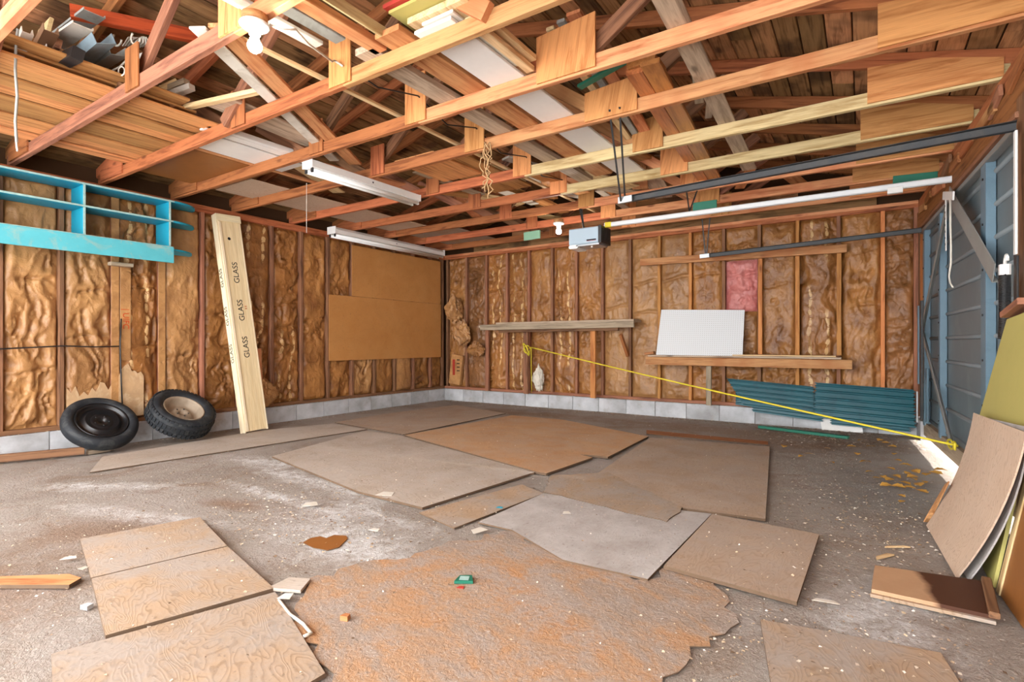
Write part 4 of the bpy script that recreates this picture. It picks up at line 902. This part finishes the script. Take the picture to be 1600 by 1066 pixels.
lean('olive-yellow wallboard leaning on the wall by the door', [(.44, 4.02, .005), (.425, 2.80, .005), (.61, 2.80, 1.13), onx(1573, 499, .585)], .012, M_olive, 'olive_panel', 'panel')
lean('beige wood-grain panel leaning in front of the olive wallboard', [onz(1447, 822)+Vector((0, 0, .004)), onz(1494, 905)+Vector((0, 0, .004)), onx(1603, 676, .475), onx(1521, 645, .465)], .006, P_grain, 'veneer_panel', 'panel', -.03)
lean('grey bowed hardboard between the beige and olive panels', [(.325, 3.3, .004), onz(1513, 909)+Vector((0, 0, .004)), onx(1608, 668, .492), (.475, 3.3, .62)], .006, P_blue, 'hardboard_sheet', 'panel', -.035)
lean('orange strip of board at the far edge of the beige panel', [onz(1444, 820)+Vector((.0, .05, .004)), onz(1453, 820)+Vector((0, .05, .004)), onx(1482, 752, .36), onx(1476, 757, .36)], .008, W_or, 'board_strip', 'board')
lean('brown hollow door leaning with a pale bare edge', [(.435, 2.76, .003), (.5, 1.55, .003), (.735, 1.6, 1.25), (.665, 2.78, 1.25)], .035, M_brown, 'hollow_door', 'panel')
hd = bpy.data.objects['hollow_door']
e0, e1 = Vector((.435, 2.765, .003)), Vector((.665, 2.785, 1.25)); nn = Vector((-.98, 0, .18))
board('edge_strip', W_pale, e0+nn*.001-Vector((0, .02, 0)), e1+nn*.001-Vector((0, .02, 0)), .05, .006, nn, hd)
tag(board('top_batten', W_stud, onr(1575, 492, .1), onr(1603, 470, .1), .06, .03, (0, 0, 1)), 'reddish batten lying over the olive wallboard top', 'batten')
# ------------------------------------------------------------------ small litter
def scrap(name, label, mat, px, py, w, d, ang, cat, t=.002, z=.018, tilt=0):
    q = onz(px, py, z); M = Matrix.Translation((q.x, q.y, z)) @ Matrix.Rotation(ang, 4, 'Z') @ Matrix.Rotation(tilt, 4, 'X')
    V, Fc = boxgeo(w, d, t, .0005); V = [(a_*(1-.35*(b2 > 0)), b2+.15*a_*(a_ > 0), c2) for a_, b2, c2 in V]
    return tag(new(name, V, Fc, mat, M), label, cat)
gp = scrap('green_packet', 'small green packet on the worn fibreboard', M_green, 726, 906, .075, .055, .5, 'packet', .012, .012)
board('packet_label', M_edge, MW[gp] @ Vector((-.02, 0, .0065)), MW[gp] @ Vector((.018, .0, .0065)), .035, .001, (0, 0, 1), gp)
scrap('red_scrap', 'tiny red scrap beside the green packet', M_red, 720, 918, .03, .02, .2, 'scrap', z=.006)
for k, (px, py, w, d, an, lb) in enumerate(((603, 772, .11, .07, .3, 'white torn paper piece by the large grey sheet'), (485, 788, .09, .06, .8, 'white torn paper piece between the paint streaks'), (585, 828, .06, .03, .1, 'small white paper piece near the tan strip'), (748, 829, .09, .05, 1.2, 'white paper piece at the cold grey sheet corner'), (447, 932, .05, .04, .4, 'white crumb of paper below the plywood scrap'), (108, 872, .06, .025, .9, 'white shard by the swirl-grained plywood'), (130, 888, .03, .025, .2, 'white chip beside the swirl-grained plywood'), (885, 801, .045, .03, .6, 'white paper piece on the cold grey sheet'), (1290, 940, .09, .02, .1, 'white sliver behind the bold-grained sheet'), (1480, 822, .07, .04, .3, 'white torn piece at the foot of the beige panel'))):
    scrap('paper_scrap', lb, M_offw, px, py, w, d, an, 'paper scrap', z=.016 if py < 900 else .014, tilt=.06)
scrap('plywood_scrap', 'grey plywood scrap touching the swirl-grained plywood corner', P_grey, 455, 915, .14, .1, .35, 'scrap', .012, .01)
scrap('blue_scrap', 'small blue scrap on the tan plywood strip', M_turq, 781, 793, .04, .025, .2, 'scrap', z=.011)
scrap('grey_pebble', 'grey stone on the floor left of the swirl-grained plywood', M_block, 136, 948, .035, .025, .2, 'stone', .015, .008)
scrap('wood_chunk', 'small wood chunk on the worn fibreboard', W_or, 540, 965, .03, .022, .2, 'wood chunk', .018, .013)
scrap('wood_splinter', 'loose splinter behind the stained tray', W_pale, 1382, 870, .12, .02, .9, 'splinter', .008, .006)
scrap('wood_splinter', 'long splinter on the floor by the veneer panel foot', W_pale, 1402, 855, .12, .015, .5, 'splinter', .006, .005)
tag(tube('plastic_strip', M_offw, [onz(436, 938, .012), onz(453, 960, .012), onz(474, 975, .012), onz(486, 990, .015), onz(474, 995, .012)], .006), 'white plastic strip curling along the large plywood edge', 'strip')
lump('leaf_clump', onz(858, 600) if False else ony(842, 590, D-.1), .1, (.7, .5, 1.3), 33, M_cord, 'cream torn fluff hanging beside the ledge post')
# leaves
def leafmesh(seed):
    r_ = np.random.RandomState(seed); V = []; n = 8
    for i in range(n+1):
        f = i/n; w = .5*math.sin(math.pi*f**.8)*(1+.25*math.sin(i*2.6+seed)); c2 = .25*math.sin(f*3)*(1 if seed % 2 else .6)
        V += [(f-.5, -w*.6, c2+.18*w), (f-.5, 0, c2), (f-.5, w*.6, c2+.22*w)]
    Fc = [q for i in range(n) for q in ((i*3, i*3+1, i*3+4, i*3+3), (i*3+1, i*3+2, i*3+5, i*3+4))]
    return V, Fc
LM = [new('fallen_leaf', *leafmesh(k), M_leaf) for k in range(3)]
spots = [(1390, 752), (1400, 748), (1412, 758), (1420, 765), (1428, 752), (1436, 760), (1445, 756), (1380, 748), (1370, 750), (1425, 748), (1404, 764), (1418, 742), (1330, 700), (1252, 716), (1265, 712), (1292, 703), (1340, 712), (1345, 690), (1395, 700), (1398, 712), (1403, 722), (1384, 694), (1470, 738), (1462, 742), (1390, 735), (1352, 725), (1410, 787), (1408, 778), (1430, 740), (1448, 744), (1360, 740), (1225, 700), (1300, 725), (1440, 771), (1385, 762), (1376, 690), (1360, 700), (1415, 730)]
for k, (px, py) in enumerate(spots):
    q = onz(px, py); s = random.uniform(.06, .1)
    M = Matrix.Translation((q.x, q.y, .012)) @ Matrix.Rotation(random.uniform(0, 6.3), 4, 'Z') @ Matrix.Rotation(random.uniform(-.25, .25), 4, 'X') @ Matrix.Diagonal((s, s, s*.45, 1))
    o = LM[k] if k < 3 else copy(LM[k % 3], M)
    if k < 3: o.matrix_basis = M
    tag(o, 'dry yellow-brown leaf on the floor by the overhead door', 'leaf', 'dry leaves by the door')
# uncountable chips
def inside(x, y, poly):
    r_ = False; j = len(poly)-1
    for i in range(len(poly)):
        (xi, yi), (xj, yj) = poly[i], poly[j]
        if (yi > y) != (yj > y) and x < (xj-xi)*(y-yi)/(yj-yi)+xi: r_ = not r_
        j = i
    return r_
V = []; Fc = []
def chips(n, fx, s0, s1, zf=None):
    for _ in range(n):
        x, y = fx(); x = min(x, rx(y)-.08); s = random.uniform(s0, s1); a_ = random.uniform(0, 6.3); ca, sa = math.cos(a_), math.sin(a_); asp = random.uniform(.25, .9); h_ = random.uniform(.001, .004)
        zb_ = .002
        for poly, zt2 in SHEETS:
            if zt2+.001 > zb_ and inside(x, y, poly): zb_ = zt2+.001
        if zb_ > .0025 and random.random() < .6: continue
        if zf: zb_ = zf
        i = len(V); l2, w2 = s, s*asp
        for u_, w_, zz_ in ((-l2, -w2, random.uniform(0, .004)), (l2, -w2*random.uniform(.3, 1), random.uniform(0, .004)), (l2*.8, w2, h_), (-l2*.7, w2, h_+.002)):
            V.append((x+ca*u_-sa*w_, y+sa*u_+ca*w_, zb_+zz_))
        Fc.append((i, i+1, i+2, i+3))
U_ = random.uniform
chips(7000, lambda: (U_(-5.4, .3), U_(.3, 6.7)), .0015, .0055)
chips(1200, lambda: (U_(-A+.1, .3), D-.1-abs(random.gauss(0, .12))), .004, .016)
chips(500, lambda: (-A+.12+abs(random.gauss(0, .08)), U_(1.2, D)), .004, .014)
chips(1100, lambda: (random.gauss(.05, .28), random.gauss(3.3, .6)), .002, .009)
chips(1400, lambda: (random.gauss(-2.7, .7), random.gauss(1.9, .45)), .002, .009)
chips(700, lambda: (random.gauss(-.3, .5), random.gauss(6.3, .25)), .004, .015)
chips(500, lambda: (random.gauss(-.2, .3), random.gauss(1.9, .3)), .002, .007)
chips(500, lambda: (U_(-A+.1, .3), D-.012-abs(random.gauss(0, .006))), .003, .011, HB-.001)
chips(350, lambda: (-A+.012+abs(random.gauss(0, .006)), U_(1.2, D)), .003, .011, HB-.001)
db = new('floor_debris', V, Fc, M_chip); db['kind'] = 'stuff'; db['label'] = 'wood chips, shavings and dust scattered over the floor'; db['category'] = 'debris'

# wiring and torn paper
tag(tube('wiring_cable', M_black, [(-2.62, 2.07, ZC+.2), (-2.57, 2.35, ZC+.13), (-2.5, 2.64, ZC+.17), (-2.55, 3.0, ZC+.11), (-2.5, 3.28, ZC+.17), (-2.55, 3.7, ZC+.11), (-2.5, 4.01, ZC+.16), (-2.56, 4.4, ZC+.1), (-2.5, 4.7, ZC+.13)], .005), 'black wiring cable looping along the centre gussets', 'cable')
r_ = np.random.RandomState(4); lo = [(y, .25+.01*r_.rand()) for y in np.linspace(1.79, 2.14, 10)]; hi = [(y, .46+.11*r_.rand()+.12*(y-1.79)) for y in np.linspace(2.14, 1.79, 12)]
tag(prism('torn_paper', M_tear, [(-A-.008, y, z) for y, z in lo+hi], (.006, 0, 0)), 'torn cream paper low on the left wall behind the spare wheel', 'paper')
r_ = np.random.RandomState(8); lo = [(y, .25+.01*r_.rand()) for y in np.linspace(2.19, 2.4, 7)]; hi = [(y, .5+.35*r_.rand()) for y in np.linspace(2.4, 2.19, 9)]
tag(prism('torn_paper', M_tear, [(-A+.004, y, z) for y, z in lo+hi], (.006, 0, 0)), 'torn cream paper strip on the left wall between the two wheels', 'paper')
